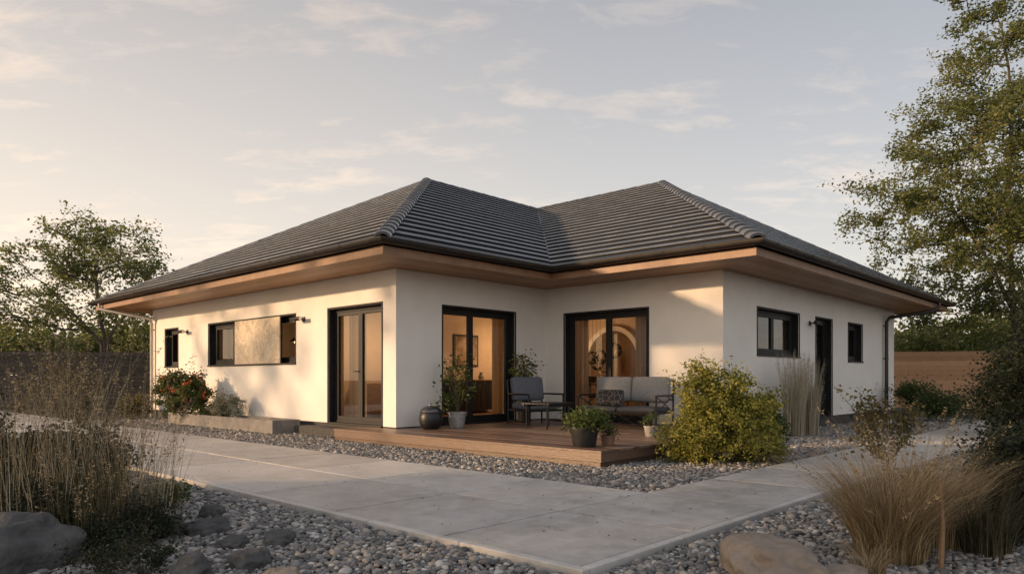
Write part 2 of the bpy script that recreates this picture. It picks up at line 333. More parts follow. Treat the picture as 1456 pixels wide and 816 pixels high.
wall_run(mb,WX+T,DX,ops4,lambda m,p,q,a,b:m.box(p,q,WY,WY+T,a,b,0,.5))
mb.box(DX-T,DX,WY+T,EY,.2,3.04,0,.5); mb.box(T,DX-T,EY-T,EY,.2,3.04,0,.5)
mb.obj('wall',PLASTER,parent=house)
mb=MB(); i=.03
mb.box(i,.3,i,EY-i,-.1,.199); mb.box(.3,WX+.3,i,.3,-.1,.199); mb.box(WX+i,WX+.3,WY+i,i,-.1,.199); mb.box(WX+.3,DX-i,WY+i,WY+.3,-.1,.199)
mb.box(DX-.3,DX-i,WY+.3,EY-i,-.1,.199); mb.box(.3,DX-.3,EY-.3,EY-i,-.1,.199)
mb.obj('plinth',PLINTH,parent=house)
mb=MB(); mb.slab(-.36,.02,.90,2.80,-.06,.13,.01); mb.obj('step',PLINTH,parent=house)
# interior
mb=MB(); mb.box(.31,DX-.31,.31,EY-.31,-.05,.21,0,.3); mb.box(WX+.31,DX-.31,WY+.31,.31,-.05,.209,0,.3); mb.obj('floor',INWOOD,parent=house)
mb=MB(); mb.box(.351,8,3.0,3.1,.21,2.95); mb.box(8,8.1,WY+.351,EY-.36,.21,2.95); mb.box(.351,13,8.0,8.1,.21,2.95); mb.box(WX+.351,8,-2.9,-2.8,.21,2.95)
mb.box(.352,8,.352,3,2.85,2.95);mb.box(WX+.352,8,WY+.352,.352,2.85,2.95)
mb.obj('interior_wall',INWALL,parent=house)
EP=[(-OV,-OV),(WX-OV,-OV),(WX-OV,WY-OV),(DX+OV,WY-OV),(DX+OV,EY+OV),(-OV,EY+OV)]
SG=[(-1,-1),(-1,-1),(-1,-1),(1,-1),(1,1),(-1,1)]
def sweep(mb,prof,closed=True,m=0,r=None):
    K=len(prof); vs=[(EP[j][0]+SG[j][0]*d,EP[j][1]+SG[j][1]*d,z) for d,z in prof for j in range(6)]
    fs=[]
    for k in range(K if closed else K-1):
        k2=(k+1)%K
        for j in range(6):
            j2=(j+1)%6; fs.append((k*6+j,k*6+j2,k2*6+j2,k2*6+j))
    mb.add(vs,fs,m,r)
mb=MB(); nb=9; bw=(OV+.05)/nb
for k in range(nb):
    d0=-OV-.05+k*bw; d1=d0+bw-.008; sweep(mb,[(d0,SZ),(d0,SZ+.02),(d1,SZ+.02),(d1,SZ)],m=0)
mb.obj('soffit',SOFFIT,parent=house)
mb=MB(); sweep(mb,[(0.001,2.985),(0.001,3.115),(.028,3.115),(.028,2.985)],r=.35); mb.obj('fascia',FASCIA,parent=house)
mb=MB(); vs=[(x,y,3.035) for x,y in EP]; mb.add(vs,[(0,1,2,3,4,5)]); sweep(mb,[(-.02,3.03),(-.02,3.3),(.0,3.3),(.0,3.03)]); 
mb.obj('eaves_board',UNDER,parent=house)
# roof
ZE,ZR=3.235,6.6
P1=(5.2,5.3,ZR);P2=(9.9,.635,ZR);M=(9.9,5.3,ZR)
E=[(x,y,ZE) for x,y in EP]
faces=[[E[5],E[0],P1],[E[0],E[1],M,P1],[E[1],E[2],P2,M],[E[2],E[3],P2],[E[3],E[4],M,P2],[E[4],E[5],P1,M]]
def clip(poly,a,b,c):
    o=[]
    for i in range(len(poly)):
        p,q=poly[i],poly[(i+1)%len(poly)]
        dp=a*p[0]+b*p[1]-c; dq=a*q[0]+b*q[1]-c
        if dp>=0:o.append(p)
        if (dp>=0)!=(dq>=0):
            t=dp/(dp-dq); o.append((p[0]+(q[0]-p[0])*t,p[1]+(q[1]-p[1])*t))
    return o
mb=MB(); under=MB(); rng=random.Random(3)
PR=[(0,.052),(.008,.062),(.034,.064),(1,.020)]
for fc in faces:
    P=[Vector(p) for p in fc]; e=(P[1]-P[0]).normalized(); nrm=e.cross(P[2]-P[1]).normalized()
    if nrm.z<0:nrm=-nrm
    s_=nrm.cross(e).normalized()
    if s_.z<0:s_=-s_
    uv=[((p-P[0]).dot(e),(p-P[0]).dot(s_)) for p in P]
    poly=list(uv)
    u1a,u1b=uv[1],uv[2]; t=-.09/(u1b[1]-u1a[1]); q1=(u1a[0]+(u1b[0]-u1a[0])*t,-.09)
    u0a,u0b=uv[0],uv[-1]; t=-.09/(u0b[1]-u0a[1]); q0=(u0a[0]+(u0b[0]-u0a[0])*t,-.09)
    poly[0]=q0;poly[1]=q1
    under.add([P[0]+e*p[0]+s_*p[1]-nrm*.01 for p in poly],[tuple(range(len(poly)))])
    vmax=max(p[1] for p in poly); nrows=round((vmax+.09)/.36); stp=(vmax+.09)/nrows
    umin=min(p[0] for p in poly);umax=max(p[0] for p in poly)
    for rI in range(nrows):
        v0=-.09+rI*stp; tw=.33; off=(rI%2)*tw*.5
        k=math.floor((umin-off)/tw)
        while k*tw+off<umax:
            a0=k*tw+off+.001;a1=a0+tw-.002;k+=1
            q=clip(clip(clip(clip(poly,1,0,a0),-1,0,-a1),0,1,v0),0,-1,-(v0+stp))
            if len(q)<3: continue
            rr=rng.random()
            def hh(p):
                f=p[1]-v0
                for (fa,za),(fb,zb) in zip(PR[:-1],PR[1:]):
                    if fb==1: fb=stp
                    if f<=fb+1e-7: return za+(zb-za)*(f-fa)/(fb-fa)
                return zb
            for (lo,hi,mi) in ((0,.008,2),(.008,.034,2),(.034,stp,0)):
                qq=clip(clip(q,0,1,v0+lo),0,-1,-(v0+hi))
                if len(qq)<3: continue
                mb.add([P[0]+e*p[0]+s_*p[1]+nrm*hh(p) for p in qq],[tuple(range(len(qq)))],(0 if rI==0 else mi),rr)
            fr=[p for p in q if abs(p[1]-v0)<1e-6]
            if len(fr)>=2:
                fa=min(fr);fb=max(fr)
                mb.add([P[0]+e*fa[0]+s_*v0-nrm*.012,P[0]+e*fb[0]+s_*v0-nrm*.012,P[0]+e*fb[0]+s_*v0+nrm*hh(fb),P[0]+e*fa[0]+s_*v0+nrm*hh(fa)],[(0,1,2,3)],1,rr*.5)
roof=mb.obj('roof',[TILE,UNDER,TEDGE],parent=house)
under.obj('roof_underlay',UNDER,parent=roof)
CAP=noisy('ridge_cap_tile',[(.15,(.055,.06,.07)),(.9,(.13,.135,.145))],scale=3,rough=.25,attr=.6)
mb=MB()
def caps(a,b,r=.14,ln=.36,step=.018):
    a=Vector(a);b=Vector(b);d=(b-a);n=max(1,round(d.length/ln));st=d/n;d=d.normalized()
    side=d.cross(Vector((0,0,1))).normalized();up=side.cross(d)
    for i in range(n):
        c0=a+st*i-d*.03; c1=a+st*(i+1)
        vs=[];K=9
        for (c,rr,lift) in ((c0,r*.80,step),(c0,r*1.05,step*2),(c0+d*.05,r*1.08,step*2),(c1,r*.92,.01)):
            for j in range(K+1):
                t=math.pi*j/K; vs.append(c+side*math.cos(t)*rr+up*(math.sin(t)*rr*.7+lift))
        fs=[(q*(K+1)+j,q*(K+1)+j+1,(q+1)*(K+1)+j+1,(q+1)*(K+1)+j) for q in range(3) for j in range(K)]
        mb.add(vs,fs)
def ext(a,b,l=.05):
    a=Vector(a);b=Vector(b); return a-(b-a).normalized()*l
for a,b in ((E[0],P1),(E[2],P2)): caps(ext(a,b,.1),b,.125,.34,.018)
for a,b in ((E[5],P1),(E[3],P2),(E[4],M)): caps(ext(a,b,.1),b,.09,.42,.004)
caps(P1,M,.09,.42,.005);caps(P2,M,.09,.42,.005)
mb.obj('ridge_cap',CAP,parent=roof,smooth=True)
mb=MB(); gr=.088; gc=(.122,3.212)
prof=[(gc[0]-gr*math.cos(t),gc[1]-gr*math.sin(t)) for t in [math.pi*i/10 for i in range(11)]]
inner=[(gc[0]-(gr-.006)*math.cos(t),gc[1]-(gr-.006)*math.sin(t)+.001) for t in [math.pi*i/10 for i in range(10,-1,-1)]]
sweep(mb,prof+inner,closed=True,r=.5)
for j in range(6):
    a=Vector((*EP[j],0));b=Vector((*EP[(j+1)%6],0));d=(b-a);n=int(d.length/.75);d.normalize();nv=Vector((d.y,-d.x,0))
    for i in range(n):
        c=a+d*((i+.5)*.75)
        vs=[];K=8
        for o in (-.012,.012):
            for q in range(K+1):
                t=math.pi*q/K; vs.append(c+d*o+nv*(gc[0]-(gr+.007)*math.cos(t))+Vector((0,0,gc[1]-(gr+.007)*math.sin(t)+.006)))
        mb.add(vs,[(q,q+1,K+2+q,K+1+q) for q in range(K)])
mb.obj('gutter',GUTTER,parent=roof,smooth=True)
mb=MB(); yx=WY-OV-.125
mb.tube([(DX-.35,yx,3.15),(DX-.35,yx,3.02),(DX-.45,yx+.1,2.9),(DX-1.0,WY-.15,2.74),(DX-1.05,WY-.09,2.62),(DX-1.05,WY-.09,.02)],.048,12)
for z in (.5,1.6,2.5): mb.tube([(DX-1.05,WY-.09,z),(DX-1.05,WY-.09,z+.03)],.056,12); mb.box(DX-1.06,DX-1.04,WY-.05,WY-.001,z,z+.03)
mb.obj('downpipe',GUTTER,parent=house,smooth=True)
mb=MB(); mb.tube([(-OV-.1,EY+.6,3.15),(-OV-.1,EY+.6,3.0),(-.15,EY-.2,2.75),(-.08,EY-.15,2.6),(-.08,EY-.15,0)],.045,12); mb.obj('downpipe',PIPEW,parent=house,smooth=True)
def unit(name,loc,rz,w,z0,z1,leaves,handle=True,rec=.13,fw=.065,skip=()):
    o=MB(); f=fw
    o.box(.002,f,rec,rec+.08,z0,z1); o.box(w-f,w-.002,rec,rec+.08,z0,z1); o.box(f,w-f,rec,rec+.08,z1-f,z1-.002); o.box(f,w-f,rec,rec+.08,z0+.001,z0+f*.8)
    o.box(.001,.012,.012,rec,z0,z1);o.box(w-.012,w-.001,.012,rec,z0,z1);o.box(.012,w-.012,.012,rec,z1-.012,z1-.001)
    o.box(-.03,.0,-.012,.010,z0,z1+.03);o.box(w,w+.03,-.012,.010,z0,z1+.03);o.box(0,w,-.012,.010,z1,z1+.03)
    root=o.obj(name,FRAME,bevel=.004,parent=house); root.location=loc; root.rotation_euler=(0,0,rz)
    if z0>1:
        q=MB(); q.box(-.03,w+.03,-.035,rec-.003,z0-.03,z0+.004); q.obj('sill',FRAME,parent=root,bevel=.004)
    else:
        q=MB(); q.box(.013,w-.013,-.01,rec-.002,z0-.02,z0+.012); q.obj('threshold',FRAME,parent=root)
    lw=(w-2*f)/sum(leaves); x=f
    for i,k in enumerate(leaves):
        ww=lw*k
        lf=MB(); t=.065
        lf.box(0,t,0,.06,z0+.05,z1-f-.002);lf.box(ww-t,ww,0,.06,z0+.05,z1-f-.002);lf.box(t,ww-t,0,.06,z1-f-t-.002,z1-f-.002);lf.box(t,ww-t,0,.06,z0+.05,z0+.05+t*1.3)
        if handle and z0<1 and i==0:
            hx=ww-t*.5
            lf.tube([(hx,-.002,z0+1.0),(hx,-.05,z0+1.0),(hx-.11,-.05,z0+1.0)],.010,8)
        fo=lf.obj('leaf_frame',FRAME,parent=root,bevel=.004); fo.location=(x,rec+.012,0)
        gl=MB(); gl.add([(t-.003,.03,z0+.05+t),(ww-t+.003,.03,z0+.05+t),(ww-t+.003,.03,z1-f-t),(t-.003,.03,z1-f-t)],[(0,1,2,3)])
        go=gl.obj('glass_pane',GLASS,parent=root); go.location=(x,rec+.012,0)
        x+=ww
    return root
R90=-math.pi/2
unit('door',(0,2.145,0),R90,1.735,DZ0,DZ1,[1,1])
unit('door',(1.10,0,0),0,1.985,DZ0,DZ1,[.85,1.15])
unit('door',(WX,-.55,0),R90,2.05,DZ0,DZ1,[1,1.0])
unit('window',(0,7.49,0),R90,4.1,1.39,2.40,[1.0,.9,1.2,.9])
unit('window',(0,10.2,0),R90,.85,1.39,2.40,[1])
unit('window',(WX+1.427,WY,0),0,2.073,1.53,2.43,[1,1])
unit('window',(WX+6.64,WY,0),0,1.06,1.5,2.43,[1])
unit('door',(WX+4.47,WY,0),0,1.03,DZ0,2.43,[1])
mb=MB(); mb.box(-.030,.004,3.98,6.05,1.395,2.395); mb.obj('shutter_panel',PANEL,parent=house,bevel=.004,label="mottled sandy sliding shutter panel")
def curtain(x0,x1,y,z0,z1,rz,loc,am=.03,wl=.11):
    n=int(abs(x1-x0)/.012)+2; V=[]
    for i in range(n):
        x=x0+(x1-x0)*i/(n-1); yy=y+am*math.sin(2*math.pi*x/wl+math.sin(x*9))+.012*math.sin(x*31)
        V+= [(x,yy*1.02,z0),(x,yy,z1)]
    Fq=[(2*i,2*i+2,2*i+3,2*i+1) for i in range(n-1)]
    o=np_mesh('curtain',V,Fq,CURT,rand=RG.random(len(Fq))*.3+.4,smooth=True,parent=house); o.location=loc;o.rotation_euler=(0,0,rz)
curtain(.06,.62,.45,.23,2.7,R90,(0,2.145,0)); curtain(1.30,1.72,.45,.23,2.7,R90,(0,2.145,0))
curtain(.06,.32,.45,.23,2.7,0,(1.10,0,0)); curtain(1.75,2.35,.45,.23,2.7,0,(1.10,0,0))
curtain(.0,.40,.45,.23,2.7,R90,(WX,-.45,0)); curtain(1.6,2.15,.45,.23,2.7,R90,(WX,-.45,0))
curtain(.05,.55,.45,1.2,2.6,R90,(0,7.49,0)); curtain(.95,1.4,.45,1.2,2.6,R90,(0,7.49,0)); curtain(.05,.8,.45,1.2,2.6,0,(WX+1.427,WY,0)); curtain(1.5,2.0,.45,1.2,2.6,0,(WX+1.427,WY,0))
def wlamp(loc,rz):
    o=MB(); o.rbox((0,-.012,0),(.05,.011,.05),.005,n=3); o.tube([(0,-.02,0),(0,-.16,0)],.013,8); o.tube([(0,-.16,.02),(0,-.13,.02)],.02,8)
    o.tube([(-.13,-.17,.0),(.13,-.17,.0)],.042,14)
    ob=o.obj('wall_lamp',DARKMET,parent=house,smooth=True); ob.location=loc; ob.rotation_euler=(0,0,rz)
    q=MB(); q.tube([(.131,-.17,0),(.134,-.17,0)],.034,14); q.obj('lens',STEEL,parent=ob)
wlamp((0,3.05,2.28),R90); wlamp((0,8.75,2.28),R90); wlamp((WX+4.1,WY,2.28),0)
# ------------- interior furniture
def iobj(name,label,cat,x,y,rz=0,z=.211):
    wx,wy,_=L2W(x,y); return empty(name,(wx,wy,z),TH+rz,label=label,cat=cat)
r=iobj('picture_frame',"dark framed abstract picture on the interior wall","picture",4.5,2.995)
mb=MB(); mb.box(-.42,.42,-.03,0,1.15,1.95); mb.obj('frame',FRAME,parent=r,bevel=.004)
mb=MB(); mb.box(-.37,.37,-.034,-.0305,1.20,1.90); mb.obj('canvas',noisy('abstract_canvas',[(.35,(.10,.07,.05)),(.5,(.35,.24,.15)),(.65,(.6,.48,.34))],scale=2.2,detail=3),parent=r)
r=iobj('console_cabinet',"low dark cabinet below the picture indoors","cabinet",4.4,2.99)
mb=MB(); mb.box(-.9,.9,-.45,0,.08,.8); mb.obj('body',FRAME,parent=r,bevel=.006)
mb=MB(); mb.box(-.92,.92,-.47,0,.801,.83); mb.obj('worktop',INWOOD,parent=r)
for q,(mm,hh_,rr) in enumerate(((TERRA,.26,.07),(POTB,.34,.06),(POTL,.18,.08))):
    xx=-.6+q*.5; wx,wy,_=L2W(4.4+xx,2.74); r=empty('vase',(wx,wy,1.042),0,label=("brown clay","slim black","squat grey")[q]+" vase standing on the dark cabinet",cat="vase",group="vases on the cabinet")
    m=MB(); m.lathe([(.001,0),(rr*.8,0),(rr,hh_*.4),(rr*.5,hh_*.8),(rr*.6,hh_),(rr*.45,hh_)],n=18); m.obj('body',mm,parent=r,smooth=True)
r=iobj('kitchen_cabinet',"dark oak kitchen counter with wall cabinet indoors","cabinet",6.6,2.98)
mb=MB(); mb.box(-.9,1.2,-.6,0,0,.86); mb.box(-.9,1.2,-.35,0,1.5,2.3); mb.obj('body',INWOOD,parent=r,bevel=.006)
mb=MB(); mb.box(-.92,1.22,-.62,0,.862,.90); mb.obj('worktop',FRAME,parent=r)
r=iobj('sideboard',"low oak sideboard with a vase in the lit room","cabinet",1.9,2.98)
mb=MB(); mb.box(-.8,.8,-.42,0,.1,.75); mb.box(-.75,-.70,-.4,-.02,0,.1); mb.box(.7,.75,-.4,-.02,0,.1); mb.obj('body',INWOOD,parent=r,bevel=.005)
mb=MB(); mb.lathe([(.001,.751),(.07,.751),(.11,.86),(.06,1.0),(.04,1.08),(.055,1.1)],.1,-.2,n=20); mb.obj('vase',TERRA,parent=r,smooth=True)
r=iobj('wall_arch',"muted pale arch framing a niche on the interior wall","arch",7.99,.9,R90)
mb=MB(); K=24
def archring(ri,ro,y0,y1):
    pts_i=[(-ri,.0)]+[(-ri*math.cos(math.pi*i/K),1.35+ri*math.sin(math.pi*i/K)) for i in range(K+1)]+[(ri,.0)]
    pts_o=[(-ro,.0)]+[(-ro*math.cos(math.pi*i/K),1.35+ro*math.sin(math.pi*i/K)) for i in range(K+1)]+[(ro,.0)]
    vs=[];fs=[]
    for (a,b),(c,d) in zip(pts_i,pts_o): vs+=[(a,y0,b),(c,y0,d),(a,y1,b),(c,y1,d)]
    for i in range(len(pts_i)-1):
        p=4*i;q=p+4; fs+=[(p,p+1,q+1,q),(p,q,q+2,p+2),(p+1,p+3,q+3,q+1)]
    mb.add(vs,fs)
archring(.78,.90,-.14,-.0)
mb.obj('surround',PLASTER,parent=r,smooth=True)
DUSK=noisy('niche_paint',[(.3,(.13,.08,.05)),(.7,(.2,.13,.08))],scale=3,rough=.9)
mb=MB(); pts=[(-.78,-.004,0)]+[(-.78*math.cos(math.pi*i/K),-.004,1.35+.78*math.sin(math.pi*i/K)) for i in range(K+1)]+[(.78,-.004,0)]
mb.add(pts,[tuple(range(len(pts)))]); mb.obj('niche',DUSK,parent=r)
for (xx,yy,zz) in ((7.0,.25,1.75),(7.2,1.05,1.6),(6.8,.62,1.45),(5.4,-.9,1.7),(5.6,-.35,1.55)):
    wx,wy,_=L2W(xx,yy); r=empty('hanging_ornament',(wx,wy,zz),.3,label="dark round leafy ornament hanging on a cord indoors",cat="ornament",group="hanging ornaments")
    m=MB(); m.tube([(0,0,.14),(0,0,2.84-zz)],.004,5)
    pts=[(.15*math.cos(t),0,.15*math.sin(t)) for t in [2*math.pi*i/24 for i in range(25)]]; m.tube(pts,.018,6,cap=False); m.obj('ring',DARKMET,parent=r,smooth=True)
    rg=np.random.default_rng(int(zz*100)); t=rg.uniform(0,6.283,90); C=np.stack([.15*np.cos(t),rg.normal(0,.02,90),.15*np.sin(t)],1)
    n_=90; a=rg.normal(0,1,(n_,3)); a/=np.linalg.norm(a,axis=1)[:,None]; b=np.cross(a,rg.normal(0,1,(n_,3))); b/=np.linalg.norm(b,axis=1)[:,None]
    V=np.stack([C,C+a*.03+b*.018,C+a*.06,C+a*.03-b*.018],1).reshape(-1,3); np_mesh('foliage',V,np.arange(4*n_).reshape(-1,4),M_DRK,rand=rg.random(n_),parent=r)
r=iobj('dining_table',"oak dining table inside the lit room","table",6.2,-.4,0)
mb=MB(); mb.box(-.8,.8,-.42,.42,.72,.76)
mb.obj('table_top',INWOOD,parent=r,bevel=.004)
for a in (-.72,.67):
    for b in (-.36,.31):
        q=MB(); q.box(a,a+.05,b,b+.05,0,.719); q.obj('leg',INWOOD,parent=r)
for (cx,cy,rz) in ((5.1,-.4,-math.pi/2),(6.0,-1.15,0),(6.5,.35,math.pi)):
    r=iobj('dining_chair',"slender dark dining chair by the indoor table","chair",cx,cy,rz); r["group"]="dining chairs indoors"
    q=MB(); q.rbox((0,0,.45),(.21,.21,.025),.02,n=5); q.obj('seat',DARKMET,parent=r,smooth=True)
    q=MB(); q.rbox((0,-.2,.80),(.2,.015,.11),.012,n=5); q.tube([(-.19,-.2,.43),(-.19,-.2,.9)],.012,6); q.tube([(.19,-.2,.43),(.19,-.2,.9)],.012,6); q.obj('backrest',DARKMET,parent=r,smooth=True)
    for a in (-.19,.19):
        for b in (-.19,.19):
            q=MB(); q.tube([(a,b,0),(a*.95,b*.95,.44)],.013,6); q.obj('leg',DARKMET,parent=r,smooth=True)
def pend(x,y,zl,pw):
    wx,wy,_=L2W(x,y); r=empty('pendant_lamp',(wx,wy,zl),0,label="warm glowing pendant lamp hanging from the ceiling indoors",cat="lamp",group="pendant lamps indoors")
    o=MB(); o.tube([(0,0,.1),(0,0,2.84-zl)],.006,6); o.lathe([(.02,.12),(.06,.1),(.16,0),(.155,0),(.055,.095),(.02,.11)]); o.obj('lamp_shade',DARKMET,parent=r,smooth=True)
    b=MB(); b.lathe([(.001,.045),(.035,.03),(.045,0),(.035,-.03),(.001,-.045)],n=14); b.obj('bulb',GLOW,parent=r,smooth=True)
    l=bpy.data.lights.new('bulb_light','POINT'); l.energy=pw; l.color=(1,.60,.30); l.shadow_soft_size=.09
    lo=setup(bpy.data.objects.new('bulb_light',l),parent=r); lo.location=(0,0,-.14)
pend(1.5,2.1,2.0,26); pend(5.4,2.0,2.0,46); pend(6.6,1.4,2.0,32); pend(1.7,6.3,2.0,18)
# ---------------------------------------------------------------- deck
deck=LE('wooden_deck',label="low weathered red brown timber deck wrapping the house corner",cat="deck")
mb=MB(); dx0,dy0=-.717,-4.947; pw=.14; x=dx0; DY=.86
while x<WX-.02:
    xe=min(x+pw-.008,WX-.005); yend=DY if xe<=.0 else -.005
    if x<0<xe: xe=-.004; yend=DY
    segs=[dy0]; a=dy0+random.uniform(1.2,3.4)
    while a<yend-.6: segs.append(a); a+=3.2
    segs.append(yend)
    for p,q in zip(segs[:-1],segs[1:]): mb.slab(x,xe,p+.002,q-.002,.15,.18+random.uniform(-.0015,.0015),.005)
    x=xe+.008
mb.obj('plank',DECK,parent=deck)
mb=MB()
for z0,z1,o in ((.035,.147,.014),(-.05,.028,.05)):
    rr_=.3 if z0>0 else .02
    mb.box(dx0+o,dx0+o+.025,dy0+o,DY-.005,z0,z1,0,rr_); mb.box(dx0+o+.025,WX-.2,dy0+o,dy0+o+.025,z0,z1,0,rr_); mb.box(dx0+o+.025,-.04,DY-.035,DY-.01,z0,z1,0,rr_)
mb.obj('skirt_board',DECK,parent=deck)
pl=LE('planter_box',label="low grey concrete planter box along the white wall",cat="planter")
mb=MB(); a,b,c,d=-.78,-.18,2.9,8.0; mb.box(a,a+.06,c,d,-.06,.24);mb.box(b-.06,b,c,d,-.06,.24);mb.box(a+.06,b-.06,c,c+.06,-.06,.24);mb.box(a+.06,b-.06,d-.06,d,-.06,.24)
mb.obj('box_wall',PLANT,parent=pl,bevel=.006)
mb=MB(); mb.box(a+.06,b-.06,c+.06,d-.06,0,.17); mb.obj('soil',SOIL,parent=pl)
# ---------------------------------------------------------------- pebbles
def ico(sub):
    import bmesh
    bm=bmesh.new(); bmesh.ops.create_icosphere(bm,subdivisions=sub,radius=1); V=np.array([v.co[:] for v in bm.verts]); Fq=np.array([[v.index for v in f.verts] for f in bm.faces]); bm.free(); return V,Fq
def indeck(x,y):
    return ((x>-.70)&(y>-4.93)&(x<3.9)&(y<.86))|((x>-.35)&(y>.1)&(y<2.79))|((x>-.80)&(y>2.85)&(y<8.05)&(x<-.15))
def pebble_pts(x0,x1,y0,y1,sp):
    xs=np.arange(x0,x1,sp);ys_=np.arange(y0,y1,sp);X,Y=np.meshgrid(xs,ys_);X=X.ravel();Y=Y.ravel()
    X=X+RG.uniform(-.5,.5,len(X))*sp;Y=Y+RG.uniform(-.5,.5,len(Y))*sp
    k=(X>x0+.01)&(X<x1-.01)&(Y>y0+.01)&(Y<y1-.01)
    return X[k],Y[k]
def pebbles(name,zones,sub,rmin,rmax,d0,d1):
    PX=[];PY=[]
    for (a,b,c,d,sp) in zones:
        x,y=pebble_pts(a,b,c,d,sp); PX.append(x);PY.append(y)
    X=np.concatenate(PX);Y=np.concatenate(PY)
    wx=AX+CT*X-ST*Y; wy=AY+ST*X+CT*Y; u=728+F*wx/np.maximum(wy,.1)
    k=(~indeck(X,Y))&(wy>2.6)&(u>-150)&(u<1650)&(wy>=d0)&(wy<d1)
    k&=~((X>.0)&(Y>WY)); wx=wx[k];wy=wy[k];n=len(wx)
    V,Fq=ico(sub); nv=len(V)
    r=RG.uniform(rmin,rmax,n)*np.where(RG.random(n)<.07,1.7,1); sx=r*RG.uniform(.95,1.45,n);sy=r*RG.uniform(.75,1.0,n);sz=r*RG.uniform(.5,.8,n)
    B=V[None,:,:]*np.stack([sx,sy,sz],1)[:,None,:]
    B=B*(1+.13*np.sin(V[None,:,:]@RG.normal(0,1.8,(3,3))+RG.uniform(0,6,(n,1,3))))
    t=RG.normal(0,.45,n);c,s=np.cos(t)[:,None],np.sin(t)[:,None]
    y=B[:,:,1]*c-B[:,:,2]*s; z=B[:,:,1]*s+B[:,:,2]*c; B[:,:,1]=y;B[:,:,2]=z
    t=RG.uniform(0,6.28,n);c,s=np.cos(t)[:,None],np.sin(t)[:,None]
    x=B[:,:,0]*c-B[:,:,1]*s; y=B[:,:,0]*s+B[:,:,1]*c; B[:,:,0]=x;B[:,:,1]=y
    B+=np.stack([wx,wy,-.052+sz*.55+RG.uniform(0,.022,n)],1)[:,None,:]
    FF=(Fq[None]+(np.arange(n)*nv)[:,None,None]).reshape(-1,3)
    rd=np.repeat(np.clip(RG.beta(1.5,1.8,n),0,1),len(Fq))
    print('pebbles',n)
    np_mesh(name,B.reshape(-1,3),FF,PEB,rand=rd,smooth=True,kind='stuff',label="mixed grey and tan rounded river pebbles beside the paving")
def ZZ(s): return [(-9.2,-4.68,-10.5,3.2,s),(-4.68,4.5,-10.5,-7.69,s),(-2.04,14.5,-6.46,-4.1,s),(-2.04,.0,-4.1,10.5,s)]
pebbles('pebble_gravel',ZZ(.027),2,.0115,.021,0,6.6); pebbles('pebble_gravel',ZZ(.033),1,.014,.024,6.6,40)
# ---------------------------------------------------------------- rocks
def rock(u,v,d,sx,sy,sz,mat,seed,label="rounded grey boulder lying on the gravel",sink=.3):
    x,y,_=W(u,v,d)
    import bmesh
    bm=bmesh.new(); bmesh.ops.create_icosphere(bm,subdivisions=5,radius=1)
    for vv in bm.verts:
        p=vv.co.copy(); n1=mnoise.noise(p*.9+Vector((seed*3.1,0,0))); n2=mnoise.noise(p*2.3+Vector((0,seed*2.7,0))); n3=mnoise.noise(p*7+Vector((0,0,seed)))
        k=1+.30*n1+.20*n2+.05*n3
        q=Vector([math.copysign(abs(c)**.78,c) for c in p])*k
        vv.co=Vector((q.x*sx,q.y*sy,q.z*sz))
    me=bpy.data.meshes.new('boulder'); bm.to_mesh(me); bm.free(); me.materials.append(mat)
    me.polygons.foreach_set('use_smooth',[True]*len(me.polygons))
    o=setup(bpy.data.objects.new('boulder',me),label=label,cat="rock",group="boulders in the garden")
    o.location=(x,y,-.05+sz*(1-sink)*.6); o.rotation_euler=(0,0,seed)
rock(22,792,4.1,.30,.26,.22,ROCK,1); rock(358,792,4.15,.14,.11,.08,ROCK,2); rock(237,745,4.9,.10,.09,.11,ROCK,3)
rock(292,742,5.0,.15,.11,.08,ROCK,4); rock(398,752,4.75,.17,.10,.06,ROCK,5); rock(330,762,4.6,.10,.08,.06,ROCK,6)
rock(60,690,6.2,.24,.2,.2,ROCK,7); rock(130,715,5.4,.2,.16,.18,ROCK,8); rock(1100,806,3.85,.34,.24,.15,ROCKW,1.5,"rounded tan boulder beside the straw grass")
rock(270,808,3.9,.11,.09,.09,ROCK,12); rock(400,812,3.85,.10,.08,.06,ROCKW,13); rock(300,720,5.6,.10,.09,.08,ROCK,14); rock(1195,815,3.75,.16,.12,.08,ROCKW,3.3,"rounded tan boulder beside the straw grass")
# ---------------------------------------------------------------- vegetation
def leaves_np(C,size,rg,droop=0.0,wr=.34):
    n=len(C); a=rg.normal(0,1,(n,3)); a[:,2]=a[:,2]*.6-droop; a/=np.linalg.norm(a,axis=1)[:,None]
    b=np.cross(a,rg.normal(0,1,(n,3))); b/=np.linalg.norm(b,axis=1)[:,None]; nn=np.cross(a,b)
    L=(size*rg.uniform(.65,1.3,n))[:,None]
    V=np.stack([C,C+a*L*.45+b*L*wr+nn*L*.12,C+a*L,C+a*L*.45-b*L*wr+nn*L*.12],1).reshape(-1,3)
    return V,np.arange(4*n).reshape(-1,4)
def inv_ell(rg,ells,n,shell=.35):
    P=[];vol=np.array([e[3]*e[4]*e[5] for e in ells])**.75;vol/=vol.sum()
    for e,k in zip(ells,rg.multinomial(n,vol)):
        d=rg.normal(0,1,(k,3));d/=np.linalg.norm(d,axis=1)[:,None]; r=rg.uniform(shell,1,k)**.55
        P.append(np.array(e[:3])+d*r[:,None]*np.array(e[3:6]))
    return np.concatenate(P)
